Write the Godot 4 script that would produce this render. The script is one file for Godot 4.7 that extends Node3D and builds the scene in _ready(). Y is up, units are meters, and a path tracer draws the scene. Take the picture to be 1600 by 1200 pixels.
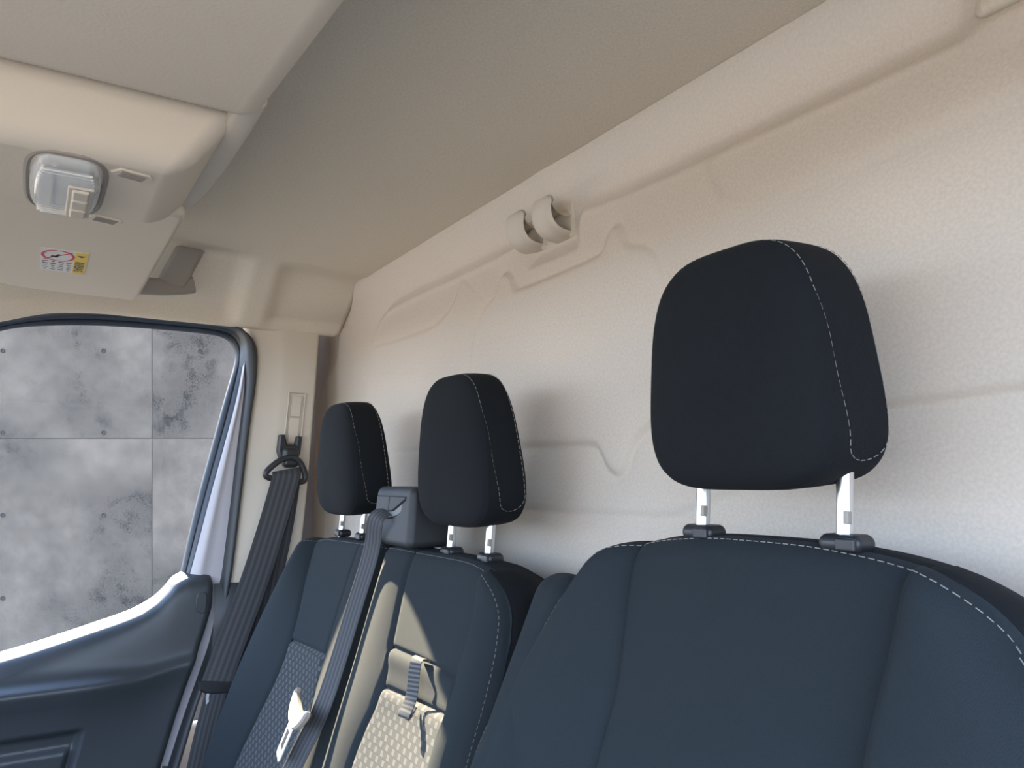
extends Node3D

# ------------------------------------------------------------------ state
var mats := {}
var bench_tilt := deg_to_rad(17.0)

# ------------------------------------------------------------------ naming and tagging
func put(called: String, mesh: Mesh, mat: Material, parent: Node3D = self) -> MeshInstance3D:
	var o := MeshInstance3D.new()
	o.name = numbered(called, parent)
	o.mesh = mesh
	o.material_override = mat
	o.cast_shadow = GeometryInstance3D.SHADOW_CASTING_SETTING_ON
	parent.add_child(o, true)
	return o

func numbered(called: String, parent: Node) -> String:
	if not parent.has_node(NodePath(called)):
		return called
	var k := 1
	while parent.has_node(NodePath("%s_%03d" % [called, k])):
		k += 1
	return "%s_%03d" % [called, k]

func thing(called: String, label: String, category: String, at := Vector3.ZERO, group := "") -> Node3D:
	var o := Node3D.new()
	o.name = numbered(called, self)
	add_child(o, true)
	o.position = at
	o.set_meta("label", label)
	o.set_meta("category", category)
	if group != "":
		o.set_meta("group", group)
	return o

func frame_of(called: String, label: String, category: String, at := Vector3.ZERO) -> Node3D:
	var o := thing(called, label, category, at)
	o.set_meta("kind", "structure")
	return o

func struct(o: Node3D, label: String, category: String) -> Node3D:
	o.set_meta("kind", "structure")
	o.set_meta("label", label)
	o.set_meta("category", category)
	return o

func stuff(o: Node3D) -> Node3D:
	o.set_meta("kind", "stuff")
	return o

# ------------------------------------------------------------------ mesh makers
class Soup:
	var v := PackedVector3Array()
	var uv := PackedVector2Array()
	func tri(a: Vector3, b: Vector3, c: Vector3) -> void:      # counter-clockwise seen from outside
		v.append(a); v.append(b); v.append(c)
	func quad(a: Vector3, b: Vector3, c: Vector3, d: Vector3) -> void:
		tri(a, b, c); tri(a, c, d)
	func add(o: Soup, t: Transform3D) -> void:
		for p in o.v:
			v.append(t * p)

func build(s: Soup, crease := 40.0) -> ArrayMesh:
	# welds by place, smooths where faces meet at less than the crease angle
	var n := s.v.size() / 3
	var fn := PackedVector3Array(); fn.resize(n)
	var ids := PackedInt32Array(); ids.resize(n * 3)
	var where := {}
	var faces := []
	for t in n:
		var a := s.v[t * 3]; var b := s.v[t * 3 + 1]; var c := s.v[t * 3 + 2]
		fn[t] = (b - a).cross(c - a)
		for k in 3:
			var p := s.v[t * 3 + k]
			var key := Vector3i(roundi(p.x * 40000.0), roundi(p.y * 40000.0), roundi(p.z * 40000.0))
			var id: int = where.get(key, -1)
			if id < 0:
				id = faces.size()
				where[key] = id
				faces.append(PackedInt32Array())
			faces[id].append(t)
			ids[t * 3 + k] = id
	var lim := cos(deg_to_rad(crease))
	var vv := PackedVector3Array(); var nn := PackedVector3Array()
	vv.resize(n * 3); nn.resize(n * 3)
	for t in n:
		var me := fn[t].normalized()
		for k in 3:
			var acc := Vector3.ZERO
			for o in faces[ids[t * 3 + k]]:
				if fn[o].normalized().dot(me) > lim:
					acc += fn[o]
			if acc.length_squared() < 1e-24:
				acc = me if me.length_squared() > 0.5 else Vector3.UP
			var at: int = t * 3 + [0, 2, 1][k]
			vv[at] = s.v[t * 3 + k]
			nn[at] = acc.normalized()
	var arr := []
	arr.resize(Mesh.ARRAY_MAX)
	arr[Mesh.ARRAY_VERTEX] = vv
	arr[Mesh.ARRAY_NORMAL] = nn
	var m := ArrayMesh.new()
	m.add_surface_from_arrays(Mesh.PRIMITIVE_TRIANGLES, arr)
	return m

func sheet(nu: int, nv: int, f: Callable, uvf = null, flip := false) -> ArrayMesh:
	# smooth grid; f(u, v) with u, v in 0..1; faces look along du x dv
	var v := PackedVector3Array(); var uv := PackedVector2Array()
	for j in nv + 1:
		for i in nu + 1:
			var a := float(i) / nu; var b := float(j) / nv
			var p: Vector3 = f.call(a, b)
			v.append(p)
			uv.append(uvf.call(a, b, p) if uvf != null else Vector2(a, b))
	return sheet_of(v, uv, nu, nv, flip)

func sheet_of(v: PackedVector3Array, uv: PackedVector2Array, nu: int, nv: int, flip: bool) -> ArrayMesh:
	var nn := PackedVector3Array(); nn.resize(v.size())
	var idx := PackedInt32Array()
	var w := nu + 1
	for j in nv:
		for i in nu:
			var a := j * w + i; var b := a + 1; var c := a + w + 1; var d := a + w
			var fn := (v[c] - v[a]).cross(v[d] - v[b])
			if flip:
				fn = -fn
				idx.append_array([a, b, c, a, c, d])
			else:
				idx.append_array([a, c, b, a, d, c])
			for k in [a, b, c, d]:
				nn[k] += fn
	for k in nn.size():
		nn[k] = nn[k].normalized() if nn[k].length_squared() > 1e-24 else Vector3.UP
	var arr := []
	arr.resize(Mesh.ARRAY_MAX)
	arr[Mesh.ARRAY_VERTEX] = v
	arr[Mesh.ARRAY_NORMAL] = nn
	arr[Mesh.ARRAY_TEX_UV] = uv
	arr[Mesh.ARRAY_INDEX] = idx
	var m := ArrayMesh.new()
	m.add_surface_from_arrays(Mesh.PRIMITIVE_TRIANGLES, arr)
	return m

func axis_cuts(h: float, r: float, arc: int, flat: int) -> PackedFloat32Array:
	var out := PackedFloat32Array()
	for k in arc:
		out.append(-h + r - r * tan(PI / 4 * (1.0 - float(k) / arc)))
	for k in flat + 1:
		out.append(lerpf(-h + r, h - r, float(k) / flat))
	for k in arc:
		out.append(h - r + r * tan(PI / 4 * float(k + 1) / arc))
	return out

func soft_box(size: Vector3, r: float, bend = null, arc := 3, flat := 1) -> Soup:
	# a box with rounded edges, optionally bent by a callable
	var s := Soup.new()
	var h := size / 2
	r = minf(r, minf(h.x, minf(h.y, h.z)) * 0.999)
	var core := h - Vector3(r, r, r)
	for ax in 3:
		var u := (ax + 1) % 3; var w := (ax + 2) % 3
		var cu := axis_cuts(h[u], r, arc, flat); var cw := axis_cuts(h[w], r, arc, flat)
		for side in [-1.0, 1.0]:
			var pts := []
			for b in cw:
				for a in cu:
					var p := Vector3.ZERO
					p[ax] = side * h[ax]; p[u] = a; p[w] = b
					var inner := p.clamp(-core, core)
					var q := inner + (p - inner).normalized() * r
					pts.append(bend.call(q) if bend != null else q)
			var n := cu.size()
			for j in cw.size() - 1:
				for i in n - 1:
					var k := j * n + i
					if side > 0:
						s.quad(pts[k], pts[k + 1], pts[k + n + 1], pts[k + n])
					else:
						s.quad(pts[k], pts[k + n], pts[k + n + 1], pts[k + 1])
	return s

func rbox(size: Vector3, r: float, bend = null, arc := 3, flat := 1) -> ArrayMesh:
	return build(soft_box(size, r, bend, arc, flat), 50.0)

func box_at(lo: Vector3, hi: Vector3, r := 0.004) -> Soup:
	var s := Soup.new()
	s.add(soft_box((hi - lo).abs(), r, null, 2, 1), Transform3D(Basis(), (lo + hi) / 2))
	return s

func sweep(path: PackedVector3Array, prof: PackedVector2Array, side: Vector3, closed := false, caps := true) -> Soup:
	# profile x runs along "side" (kept square to the path), y along path x side
	var s := Soup.new()
	var rings := []
	var n := path.size()
	for i in n:
		var a := path[(i - 1 + n) % n] if closed else path[maxi(i - 1, 0)]
		var b := path[(i + 1) % n] if closed else path[mini(i + 1, n - 1)]
		var t := (b - a).normalized()
		var sx := (side - t * side.dot(t)).normalized()
		var sy := t.cross(sx)
		var ring := PackedVector3Array()
		for q in prof:
			ring.append(path[i] + sx * q.x + sy * q.y)
		rings.append(ring)
	var m := prof.size()
	for i in (n if closed else n - 1):
		var ra: PackedVector3Array = rings[i]; var rb: PackedVector3Array = rings[(i + 1) % n]
		for k in m:
			var l := (k + 1) % m
			s.quad(ra[k], ra[l], rb[l], rb[k])
	if caps and not closed:
		var tri := Geometry2D.triangulate_polygon(prof)
		for k in range(0, tri.size(), 3):
			s.tri(rings[0][tri[k]], rings[0][tri[k + 2]], rings[0][tri[k + 1]])
			s.tri(rings[n - 1][tri[k]], rings[n - 1][tri[k + 1]], rings[n - 1][tri[k + 2]])
	return s

func ring2(rx: float, ry: float, n: int, power := 2.0) -> PackedVector2Array:
	var out := PackedVector2Array()
	for k in n:
		var a := TAU * k / n
		var c := cos(a); var d := sin(a)
		out.append(Vector2(rx * signf(c) * pow(absf(c), 2.0 / power), ry * signf(d) * pow(absf(d), 2.0 / power)))
	return out

func extrude(poly: PackedVector2Array, depth: float, bevel := 0.0) -> Soup:
	# polygon in x, y from z 0 to depth, both faces bevelled
	var s := Soup.new()
	if not Geometry2D.is_polygon_clockwise(poly) == false:
		poly = poly.duplicate(); poly.reverse()
	var n := poly.size()
	var inset := PackedVector2Array()
	for i in n:
		var d0 := (poly[i] - poly[(i - 1 + n) % n]).normalized()
		var d1 := (poly[(i + 1) % n] - poly[i]).normalized()
		var nm := Vector2(-d0.y - d1.y, d0.x + d1.x).normalized()
		inset.append(poly[i] + nm * bevel / maxf(0.4, absf(nm.dot(Vector2(-d0.y, d0.x)))))
	var lev := [[inset, 0.0], [poly, bevel], [poly, depth - bevel], [inset, depth]] if bevel > 0 else [[poly, 0.0], [poly, depth]]
	for q in lev.size() - 1:
		for i in n:
			var j := (i + 1) % n
			var A: Vector2 = lev[q][0][i]; var B: Vector2 = lev[q][0][j]; var C: Vector2 = lev[q + 1][0][j]; var D: Vector2 = lev[q + 1][0][i]
			var z0: float = lev[q][1]; var z1: float = lev[q + 1][1]
			s.quad(Vector3(A.x, A.y, z0), Vector3(B.x, B.y, z0), Vector3(C.x, C.y, z1), Vector3(D.x, D.y, z1))
	var tri := Geometry2D.triangulate_polygon(lev[0][0])
	for k in range(0, tri.size(), 3):
		var a: Vector2 = lev[0][0][tri[k]]; var b: Vector2 = lev[0][0][tri[k + 1]]; var c: Vector2 = lev[0][0][tri[k + 2]]
		if (b - a).cross(c - a) < 0:
			var t := b; b = c; c = t
		s.tri(Vector3(a.x, a.y, 0), Vector3(c.x, c.y, 0), Vector3(b.x, b.y, 0))
		s.tri(Vector3(a.x, a.y, depth), Vector3(b.x, b.y, depth), Vector3(c.x, c.y, depth))
	return s

func lathe(prof: PackedVector2Array, n: int) -> Soup:
	# profile (radius, height) from bottom to top, about y
	var s := Soup.new()
	for i in n:
		var a := TAU * i / n; var b := TAU * (i + 1) / n
		for k in prof.size() - 1:
			var p := prof[k]; var q := prof[k + 1]
			s.quad(Vector3(p.x * cos(a), p.y, p.x * sin(a)), Vector3(q.x * cos(a), q.y, q.x * sin(a)), Vector3(q.x * cos(b), q.y, q.x * sin(b)), Vector3(p.x * cos(b), p.y, p.x * sin(b)))
	return s

func moved(s: Soup, t: Transform3D) -> Soup:
	var o := Soup.new()
	o.add(s, t)
	return o

func rounded(pts: PackedVector2Array, times := 2, closed := false) -> PackedVector2Array:
	for t in times:
		var o := PackedVector2Array()
		var n := pts.size()
		if not closed:
			o.append(pts[0])
		for i in (n if closed else n - 1):
			var a := pts[i]; var b := pts[(i + 1) % n]
			o.append(a.lerp(b, 0.25)); o.append(a.lerp(b, 0.75))
		if not closed:
			o.append(pts[n - 1])
		pts = o
	return pts

func rounded3(pts: PackedVector3Array, times := 2) -> PackedVector3Array:
	for t in times:
		var o := PackedVector3Array([pts[0]])
		for i in pts.size() - 1:
			o.append(pts[i].lerp(pts[i + 1], 0.25)); o.append(pts[i].lerp(pts[i + 1], 0.75))
		o.append(pts[pts.size() - 1])
		pts = o
	return pts

func spaced(pts: PackedVector2Array, n: int) -> PackedVector2Array:
	var cum := PackedFloat32Array([0.0])
	for i in pts.size() - 1:
		cum.append(cum[i] + pts[i].distance_to(pts[i + 1]))
	var out := PackedVector2Array()
	var k := 0
	for i in n:
		var d := cum[cum.size() - 1] * i / (n - 1)
		while k < pts.size() - 2 and cum[k + 1] < d:
			k += 1
		out.append(pts[k].lerp(pts[k + 1], clampf((d - cum[k]) / maxf(cum[k + 1] - cum[k], 1e-9), 0, 1)))
	return out

func table(t: Array, x: float) -> float:
	# piecewise-linear table of [x, y] with rising x
	if x <= t[0][0]:
		return t[0][1]
	for k in t.size() - 1:
		if x <= t[k + 1][0]:
			return lerpf(t[k][1], t[k + 1][1], (x - t[k][0]) / (t[k + 1][0] - t[k][0]))
	return t[t.size() - 1][1]

func curve(t: Array, x: float) -> float:
	# the same, smooth (Catmull-Rom)
	var n := t.size()
	if x <= t[0][0]:
		return t[0][1]
	if x >= t[n - 1][0]:
		return t[n - 1][1]
	for k in n - 1:
		if x <= t[k + 1][0]:
			var x0: float = t[k][0]; var x1: float = t[k + 1][0]
			var y0: float = t[k][1]; var y1: float = t[k + 1][1]
			var m0: float = (y1 - t[k - 1][1]) / (x1 - t[k - 1][0]) if k > 0 else (y1 - y0) / (x1 - x0)
			var m1: float = (t[k + 2][1] - y0) / (t[k + 2][0] - x0) if k < n - 2 else (y1 - y0) / (x1 - x0)
			var u := (x - x0) / (x1 - x0); var d := x1 - x0
			return y0 * (1 + 2 * u) * (1 - u) * (1 - u) + m0 * d * u * (1 - u) * (1 - u) + y1 * u * u * (3 - 2 * u) + m1 * d * u * u * (u - 1)
	return t[n - 1][1]

# ------------------------------------------------------------------ materials
func picture(w: int, h: int, f: Callable) -> ImageTexture:
	var im := Image.create(w, h, false, Image.FORMAT_RGB8)
	for y in h:
		for x in w:
			im.set_pixel(x, y, f.call(x, y))
	return ImageTexture.create_from_image(im)

func relief(w: int, h: int, f: Callable, strength: float) -> ImageTexture:
	var im := Image.create(w, h, false, Image.FORMAT_RGB8)
	for y in h:
		for x in w:
			var k: float = f.call(x, y)
			im.set_pixel(x, y, Color(k, k, k))
	im.bump_map_to_normal_map(strength)
	return ImageTexture.create_from_image(im)

func noise_tex(seed_: int, size: int, freq: float, oct: int, lo: Color, hi: Color) -> NoiseTexture2D:
	var n := FastNoiseLite.new()
	n.seed = seed_; n.frequency = freq; n.fractal_octaves = oct
	n.noise_type = FastNoiseLite.TYPE_SIMPLEX_SMOOTH
	var g := Gradient.new()
	g.set_color(0, lo); g.set_color(1, hi)
	var t := NoiseTexture2D.new()
	t.width = size; t.height = size; t.seamless = true; t.noise = n; t.color_ramp = g
	return t

func noise_bump(seed_: int, size: int, freq: float, oct: int, strength: float) -> NoiseTexture2D:
	var t := noise_tex(seed_, size, freq, oct, Color.BLACK, Color.WHITE)
	t.color_ramp = null
	t.as_normal_map = true
	t.bump_strength = strength
	return t

func mat(key: String, c: Color, rough: float, metal := 0.0) -> StandardMaterial3D:
	var m := StandardMaterial3D.new()
	m.resource_name = key
	m.albedo_color = c
	m.roughness = rough
	m.metallic = metal
	m.cull_mode = BaseMaterial3D.CULL_DISABLED
	mats[key] = m
	return m

func tri(m: StandardMaterial3D, size: float, world := false) -> void:
	m.uv1_triplanar = true
	m.uv1_world_triplanar = world
	m.uv1_scale = Vector3.ONE / size

func make_materials() -> void:
	var rng := RandomNumberGenerator.new()
	rng.seed = 7
	var felt_n := noise_bump(3, 256, 0.09, 4, 3.0)
	var felt_c := noise_tex(4, 256, 0.07, 4, Color(0.93, 0.93, 0.93), Color(1, 1, 1))
	var m := mat("felt", Color8(212, 200, 185), 0.95)
	m.albedo_texture = felt_c; m.normal_enabled = true; m.normal_texture = felt_n; m.normal_scale = 0.16
	tri(m, 0.09)
	m = mat("headliner", Color8(214, 204, 186), 0.95)
	m.albedo_texture = felt_c; m.normal_enabled = true; m.normal_texture = felt_n; m.normal_scale = 0.2
	tri(m, 0.09)
	var grain := noise_bump(9, 256, 0.06, 3, 2.0)
	m = mat("beige_plastic", Color8(202, 193, 178), 0.6)
	m.normal_enabled = true; m.normal_texture = grain; m.normal_scale = 0.12
	tri(m, 0.08)
	m = mat("shelf_plastic", Color8(214, 203, 186), 0.7)
	m.normal_enabled = true; m.normal_texture = grain; m.normal_scale = 0.15
	tri(m, 0.08)
	m = mat("visor_plastic_lit", Color8(218, 207, 189), 0.8)  # beige plastic again, the warm light on the visor put into its colour
	m = mat("grey_plastic", Color8(146, 138, 129), 0.6)
	m = mat("dark_plastic", Color8(50, 55, 59), 0.42)
	m.normal_enabled = true; m.normal_texture = grain; m.normal_scale = 0.25
	tri(m, 0.05)
	m = mat("black_plastic", Color8(38, 40, 43), 0.38)
	m = mat("box_plastic", Color8(34, 38, 41), 0.6)
	m = mat("rubber", Color8(52, 55, 58), 0.5)
	m = mat("window_rubber", Color8(17, 30, 43), 0.5)
	m = mat("paint", Color8(176, 173, 178), 0.35)
	m = mat("chrome", Color8(225, 226, 228), 0.28, 1.0)
	m = mat("steel", Color8(215, 217, 220), 0.5, 1.0)
	m = mat("white_plastic", Color8(225, 222, 215), 0.4)
	m = mat("pit", Color8(58, 55, 52), 0.95)
	m = mat("asphalt", Color8(138, 131, 121), 0.95)
	m.albedo_texture = noise_tex(21, 256, 0.03, 5, Color(0.8, 0.8, 0.8), Color(1, 1, 1))
	tri(m, 3.0, true)
	m = mat("glass", Color(0.9, 0.95, 0.95, 0.05), 0.0)
	m.metallic_specular = 0.1
	m.transparency = BaseMaterial3D.TRANSPARENCY_ALPHA
	m = mat("lens", Color(0.92, 0.95, 0.97, 0.35), 0.12)
	m.transparency = BaseMaterial3D.TRANSPARENCY_ALPHA
	# woven seat fabric: a fine basket weave
	var weave := func(x: int, y: int) -> float:
		var a := sin(TAU * x / 8.0) * sin(TAU * y / 8.0)
		return 0.5 + 0.35 * a + 0.15 * sin(TAU * (x + y) / 4.0)
	var weave_n := relief(128, 128, weave, 2.5)
	var dots := picture(128, 128, func(x: int, y: int) -> Color:
		var k := clampf(0.78 + 0.16 * weave.call(x, y) + rng.randf_range(-0.12, 0.12), 0, 1)
		return Color(k, k, k))
	m = mat("fabric", Color8(42, 49, 53), 0.9)
	m.metallic_specular = 0.3
	m.albedo_texture = dots; m.normal_enabled = true; m.normal_texture = weave_n; m.normal_scale = 0.5
	m.rim_enabled = true; m.rim = 0.12; m.rim_tint = 0.6
	tri(m, 0.026)
	m = mat("headrest_fabric", Color8(26, 29, 32), 0.9)
	m.metallic_specular = 0.3
	m.albedo_texture = dots; m.normal_enabled = true; m.normal_texture = weave_n; m.normal_scale = 0.5
	m.rim_enabled = true; m.rim = 0.1; m.rim_tint = 0.6
	tri(m, 0.026)
	# patterned insert: staggered pale squares between rows of short dashes, 64 px = one repeat of 20 mm
	var print_ := picture(128, 128, func(x: int, y: int) -> Color:
		var cx := x % 32; var cy := y % 32
		var col := x / 32; var row := y / 32
		var k := 0.48
		if (col + row) % 2 == 0:
			if cx > 3 and cx < 29 and cy > 3 and cy < 29:
				k = 0.95
		elif (cx % 16) > 3 and (cx % 16) < 13 and cy > 2 and cy < 30:
			k = 0.62
		k += rng.randf_range(-0.07, 0.07)
		k *= 0.88 + 0.12 * sin(TAU * y / 4.0)
		return Color(k, k, k))
	m = mat("pattern_fabric", Color8(86, 91, 93), 0.92)
	m.albedo_texture = print_; m.normal_enabled = true; m.normal_texture = weave_n; m.normal_scale = 0.4
	m.rim_enabled = true; m.rim = 0.2; m.rim_tint = 0.6
	m.uv1_scale = Vector3(20, 20, 1)
	# belt webbing: lengthwise ribs and fine cross threads
	var web := picture(64, 64, func(x: int, y: int) -> Color:
		var k := 0.80 + 0.14 * cos(TAU * x / 12.8) + 0.06 * sin(TAU * (y + x / 2.0) / 4.0) + rng.randf_range(-0.03, 0.03)
		if x < 4 or x > 59:
			k = 0.75
		return Color(k, k, k))
	m = mat("webbing", Color8(72, 74, 78), 0.7)
	m.albedo_texture = web
	m = mat("ribbed_webbing", Color8(96, 97, 99), 0.75)
	m.albedo_texture = picture(16, 64, func(x: int, y: int) -> Color:
		var k := 0.72 + 0.28 * sin(TAU * y / 8.0)
		return Color(k, k, k))
	m = mat("thread", Color8(126, 124, 118), 0.8)
	m = mat("dark_thread", Color8(92, 90, 88), 0.8)
	# cast concrete
	var n1 := FastNoiseLite.new(); n1.seed = 31; n1.frequency = 0.0035; n1.fractal_octaves = 5
	var n2 := FastNoiseLite.new(); n2.seed = 32; n2.frequency = 0.022; n2.fractal_octaves = 4
	var n3 := FastNoiseLite.new(); n3.seed = 33; n3.frequency = 0.26; n3.fractal_octaves = 3
	var size := 1024
	var d1 := n1.get_seamless_image(size, size).get_data()
	var d2 := n2.get_seamless_image(size, size).get_data()
	var d3 := n3.get_seamless_image(size, size).get_data()
	var im := Image.create(size, size, false, Image.FORMAT_RGB8)
	for y in size:
		for x in size:
			var i := y * size + x
			var a := d1[i] / 127.5 - 1.0; var b := d2[i] / 127.5 - 1.0; var c := d3[i] / 127.5 - 1.0
			var k := 0.82 + 0.16 * a + 0.07 * b + 0.03 * c
			k -= 0.40 * smoothstep(-0.15, 0.75, -a) * smoothstep(-0.1, 0.7, c * 0.55 + b * 0.75)
			k -= 0.30 * smoothstep(0.62, 0.80, c + 0.25 * b - 0.15 * a)
			if rng.randf() < 0.004 + 0.02 * smoothstep(0.1, 0.6, -a):
				k -= 0.3
			k += 0.035 * rng.randf_range(-1, 1)
			im.set_pixel(x, y, Color(k, k * 0.99, k * 0.985))
	var conc := ImageTexture.create_from_image(im)
	var conc_n := noise_bump(35, 256, 0.05, 5, 2.0)
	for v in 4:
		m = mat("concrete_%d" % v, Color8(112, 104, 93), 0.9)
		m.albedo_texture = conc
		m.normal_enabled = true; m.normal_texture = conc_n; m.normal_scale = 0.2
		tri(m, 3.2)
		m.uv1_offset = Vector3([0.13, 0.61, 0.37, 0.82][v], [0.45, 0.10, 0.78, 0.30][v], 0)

# ------------------------------------------------------------------ run
func _ready() -> void:
	# camera
	var cam := Camera3D.new()
	cam.name = "camera"
	cam.fov = 53.1301
	cam.near = 0.02
	cam.far = 200.0
	cam.position = Vector3(0, 1.2, 0)
	cam.rotation = Vector3(atan2(148.0, 1200.0), deg_to_rad(58.0), 0)
	add_child(cam)
	cam.current = true
	# sky and exposure
	var sky := ProceduralSkyMaterial.new()
	sky.sky_top_color = Color(0.50, 0.60, 0.76)
	sky.sky_horizon_color = Color(0.80, 0.86, 0.92)
	sky.ground_bottom_color = Color(0.35, 0.33, 0.30)
	sky.ground_horizon_color = Color(0.62, 0.62, 0.62)
	sky.sky_energy_multiplier = 3.5
	var e := Environment.new()
	e.background_mode = Environment.BG_SKY
	e.sky = Sky.new()
	e.sky.sky_material = sky
	e.tonemap_mode = Environment.TONE_MAPPER_LINEAR
	e.tonemap_exposure = 0.62
	e.sdfgi_enabled = true; e.ssao_enabled = true; e.ssil_enabled = true
	var we := WorldEnvironment.new()
	we.name = "world_environment"
	we.environment = e
	add_child(we)
	# sun, low over the passenger side
	var sun := DirectionalLight3D.new()
	sun.name = "sun"
	sun.light_color = Color(1.0, 0.93, 0.80)
	sun.light_energy = 25.0
	sun.light_angular_distance = 0.6
	sun.sky_mode = DirectionalLight3D.SKY_MODE_LIGHT_ONLY
	sun.shadow_enabled = true
	add_child(sun)
	sun.look_at_from_position(Vector3(-1, 0.572, 0.099) * 10.0, Vector3.ZERO)
	make_materials()
	make_outdoors()
	make_shell()
	make_bulkhead()
	make_headliner()
	make_pillar()
	make_door()
	make_bench()
	make_driver_seat()
	make_overhead()
	make_hooks()
	make_belts()

# ------------------------------------------------------------------ outdoors
func make_outdoors() -> void:
	var g := put("ground", rbox(Vector3(60, 0.2, 60), 0.02), mats.asphalt)
	g.position = Vector3(0, -0.82, 0)
	struct(g, "pale sunlit paved yard around the van", "ground")
	# a cast concrete wall seen through the side window, leaning a little towards the van
	var w := frame_of("wall_outside", "weathered grey cast concrete wall outside the passenger window", "wall", Vector3(-3.8717, 1.7631, -2.4193))
	w.rotation = Vector3(atan2(148.0, 1200.0), deg_to_rad(58.0), 0)
	var xs := [-4.60, -3.38, -2.158, -0.936, 0.286]
	var ys := [-2.49, -1.81, -0.326, 0.60]
	for i in xs.size() - 1:
		for j in ys.size() - 1:
			var sz := Vector3(xs[i + 1] - xs[i] - 0.002, ys[j + 1] - ys[j] - 0.0025, 0.2)
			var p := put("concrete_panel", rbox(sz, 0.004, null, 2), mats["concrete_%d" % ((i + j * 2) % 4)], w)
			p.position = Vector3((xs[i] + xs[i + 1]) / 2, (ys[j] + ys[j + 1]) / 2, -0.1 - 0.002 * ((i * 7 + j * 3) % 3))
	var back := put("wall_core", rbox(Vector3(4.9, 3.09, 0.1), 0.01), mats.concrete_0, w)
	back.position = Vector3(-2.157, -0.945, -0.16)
	var hole := build(lathe(PackedVector2Array([Vector2(0.014, -0.012), Vector2(0.014, 0.003), Vector2(0.011, 0.004), Vector2(0.008, -0.001), Vector2(0.0, -0.003)]), 14), 30.0)
	var spots := [Vector2(-2.446, 0.199), Vector2(-2.446, -0.291), Vector2(-2.446, -0.786), Vector2(-2.446, -1.284), Vector2(-1.867, 0.196), Vector2(-1.867, -1.284), Vector2(-3.05, 0.199), Vector2(-3.05, -0.291), Vector2(-3.05, -0.786), Vector2(-3.05, -1.284)]
	for s in spots:
		var h := put("tie_hole", hole, mats.pit, w)
		h.position = Vector3(s.x, s.y, 0.0)
		h.rotation.x = PI / 2

# ------------------------------------------------------------------ body of the van
func make_shell() -> void:
	struct(put("floor", build(box_at(Vector3(-2.06, -0.25, -0.86), Vector3(0.12, 0.0, 1.9), 0.01)), mats.dark_plastic), "dark rubber cab floor under the seats", "floor")
	struct(put("roof", build(box_at(Vector3(-2.06, 1.83, -0.86), Vector3(0.12, 1.87, 0.75), 0.01)), mats.paint), "painted van roof above the headliner", "roof")
	struct(put("light_block_back", build(box_at(Vector3(-2.3, -0.25, -0.86), Vector3(0.2, 1.84, -0.78), 0.01)), mats.paint), "unseen wall added behind the moulded felt panel to block light", "wall")  # added backing, never seen; stops light behind the thin felt sheet
	var s := Soup.new()
	s.add(box_at(Vector3(-2.08, 1.64, -0.86), Vector3(-2.03, 1.84, 0.75)), Transform3D())
	s.add(box_at(Vector3(-2.20, -0.25, -0.86), Vector3(-2.14, 1.84, -0.50)), Transform3D())
	s.add(box_at(Vector3(-2.18, -0.25, -0.53), Vector3(-2.0, 1.84, -0.495)), Transform3D())
	s.add(box_at(Vector3(-2.08, -0.25, 0.85), Vector3(-2.03, 0.80, 1.9)), Transform3D())
	struct(put("wall_left", build(s), mats.paint), "outer steel side of the van around the passenger door", "wall")
	s = Soup.new()
	s.add(box_at(Vector3(0.05, 1.55, -0.86), Vector3(0.12, 1.84, 0.75)), Transform3D())
	s.add(box_at(Vector3(0.05, -0.25, -0.86), Vector3(0.12, 1.84, -0.55)), Transform3D())
	s.add(box_at(Vector3(0.05, -0.25, 0.95), Vector3(0.12, 0.85, 1.9)), Transform3D())
	struct(put("wall_right", build(s), mats.paint), "outer steel side of the van around the open driver doorway", "wall")
	s = Soup.new()
	for x in [-2.0, 0.06]:
		var path := PackedVector3Array([Vector3(x, 0.78, 1.45), Vector3(x, 1.1, 1.15), Vector3(x, 1.42, 0.88), Vector3(x, 1.72, 0.66)])
		s.add(sweep(rounded3(path), ring2(0.04, 0.05, 12, 3.0), Vector3(1, 0, 0)), Transform3D())
	struct(put("trim_4", build(s), mats.beige_plastic), "beige posts at both ends of the windscreen", "trim")
	struct(put("wall_front", build(box_at(Vector3(-2.06, -0.25, 1.84), Vector3(0.12, 0.80, 1.92), 0.01)), mats.paint), "painted bulkhead below the windscreen", "wall")
	var d := thing("dashboard", "long dark grey dashboard below the windscreen", "dashboard", Vector3(-0.97, 0, 1.45))
	put("dash_top", rbox(Vector3(1.98, 0.42, 0.72), 0.10), mats.dark_plastic, d).position = Vector3(0, 0.56, 0.02)
	put("glove_box", rbox(Vector3(0.5, 0.2, 0.06), 0.025), mats.dark_plastic, d).position = Vector3(-0.6, 0.46, -0.34)
	put("dash_support", rbox(Vector3(1.9, 0.36, 0.5), 0.04), mats.black_plastic, d).position = Vector3(0, 0.18, 0.12)
	var wf := frame_of("window_1", "wide raked windscreen pane in front of the dashboard", "windscreen")
	put("window_pane", sheet(2, 2, func(u: float, v: float) -> Vector3: return Vector3(lerpf(-1.97, 0.03, u), lerpf(0.79, 1.72, v), lerpf(1.46, 0.66, v) + 0.04 * sin(PI * u))), mats.glass, wf)

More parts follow.
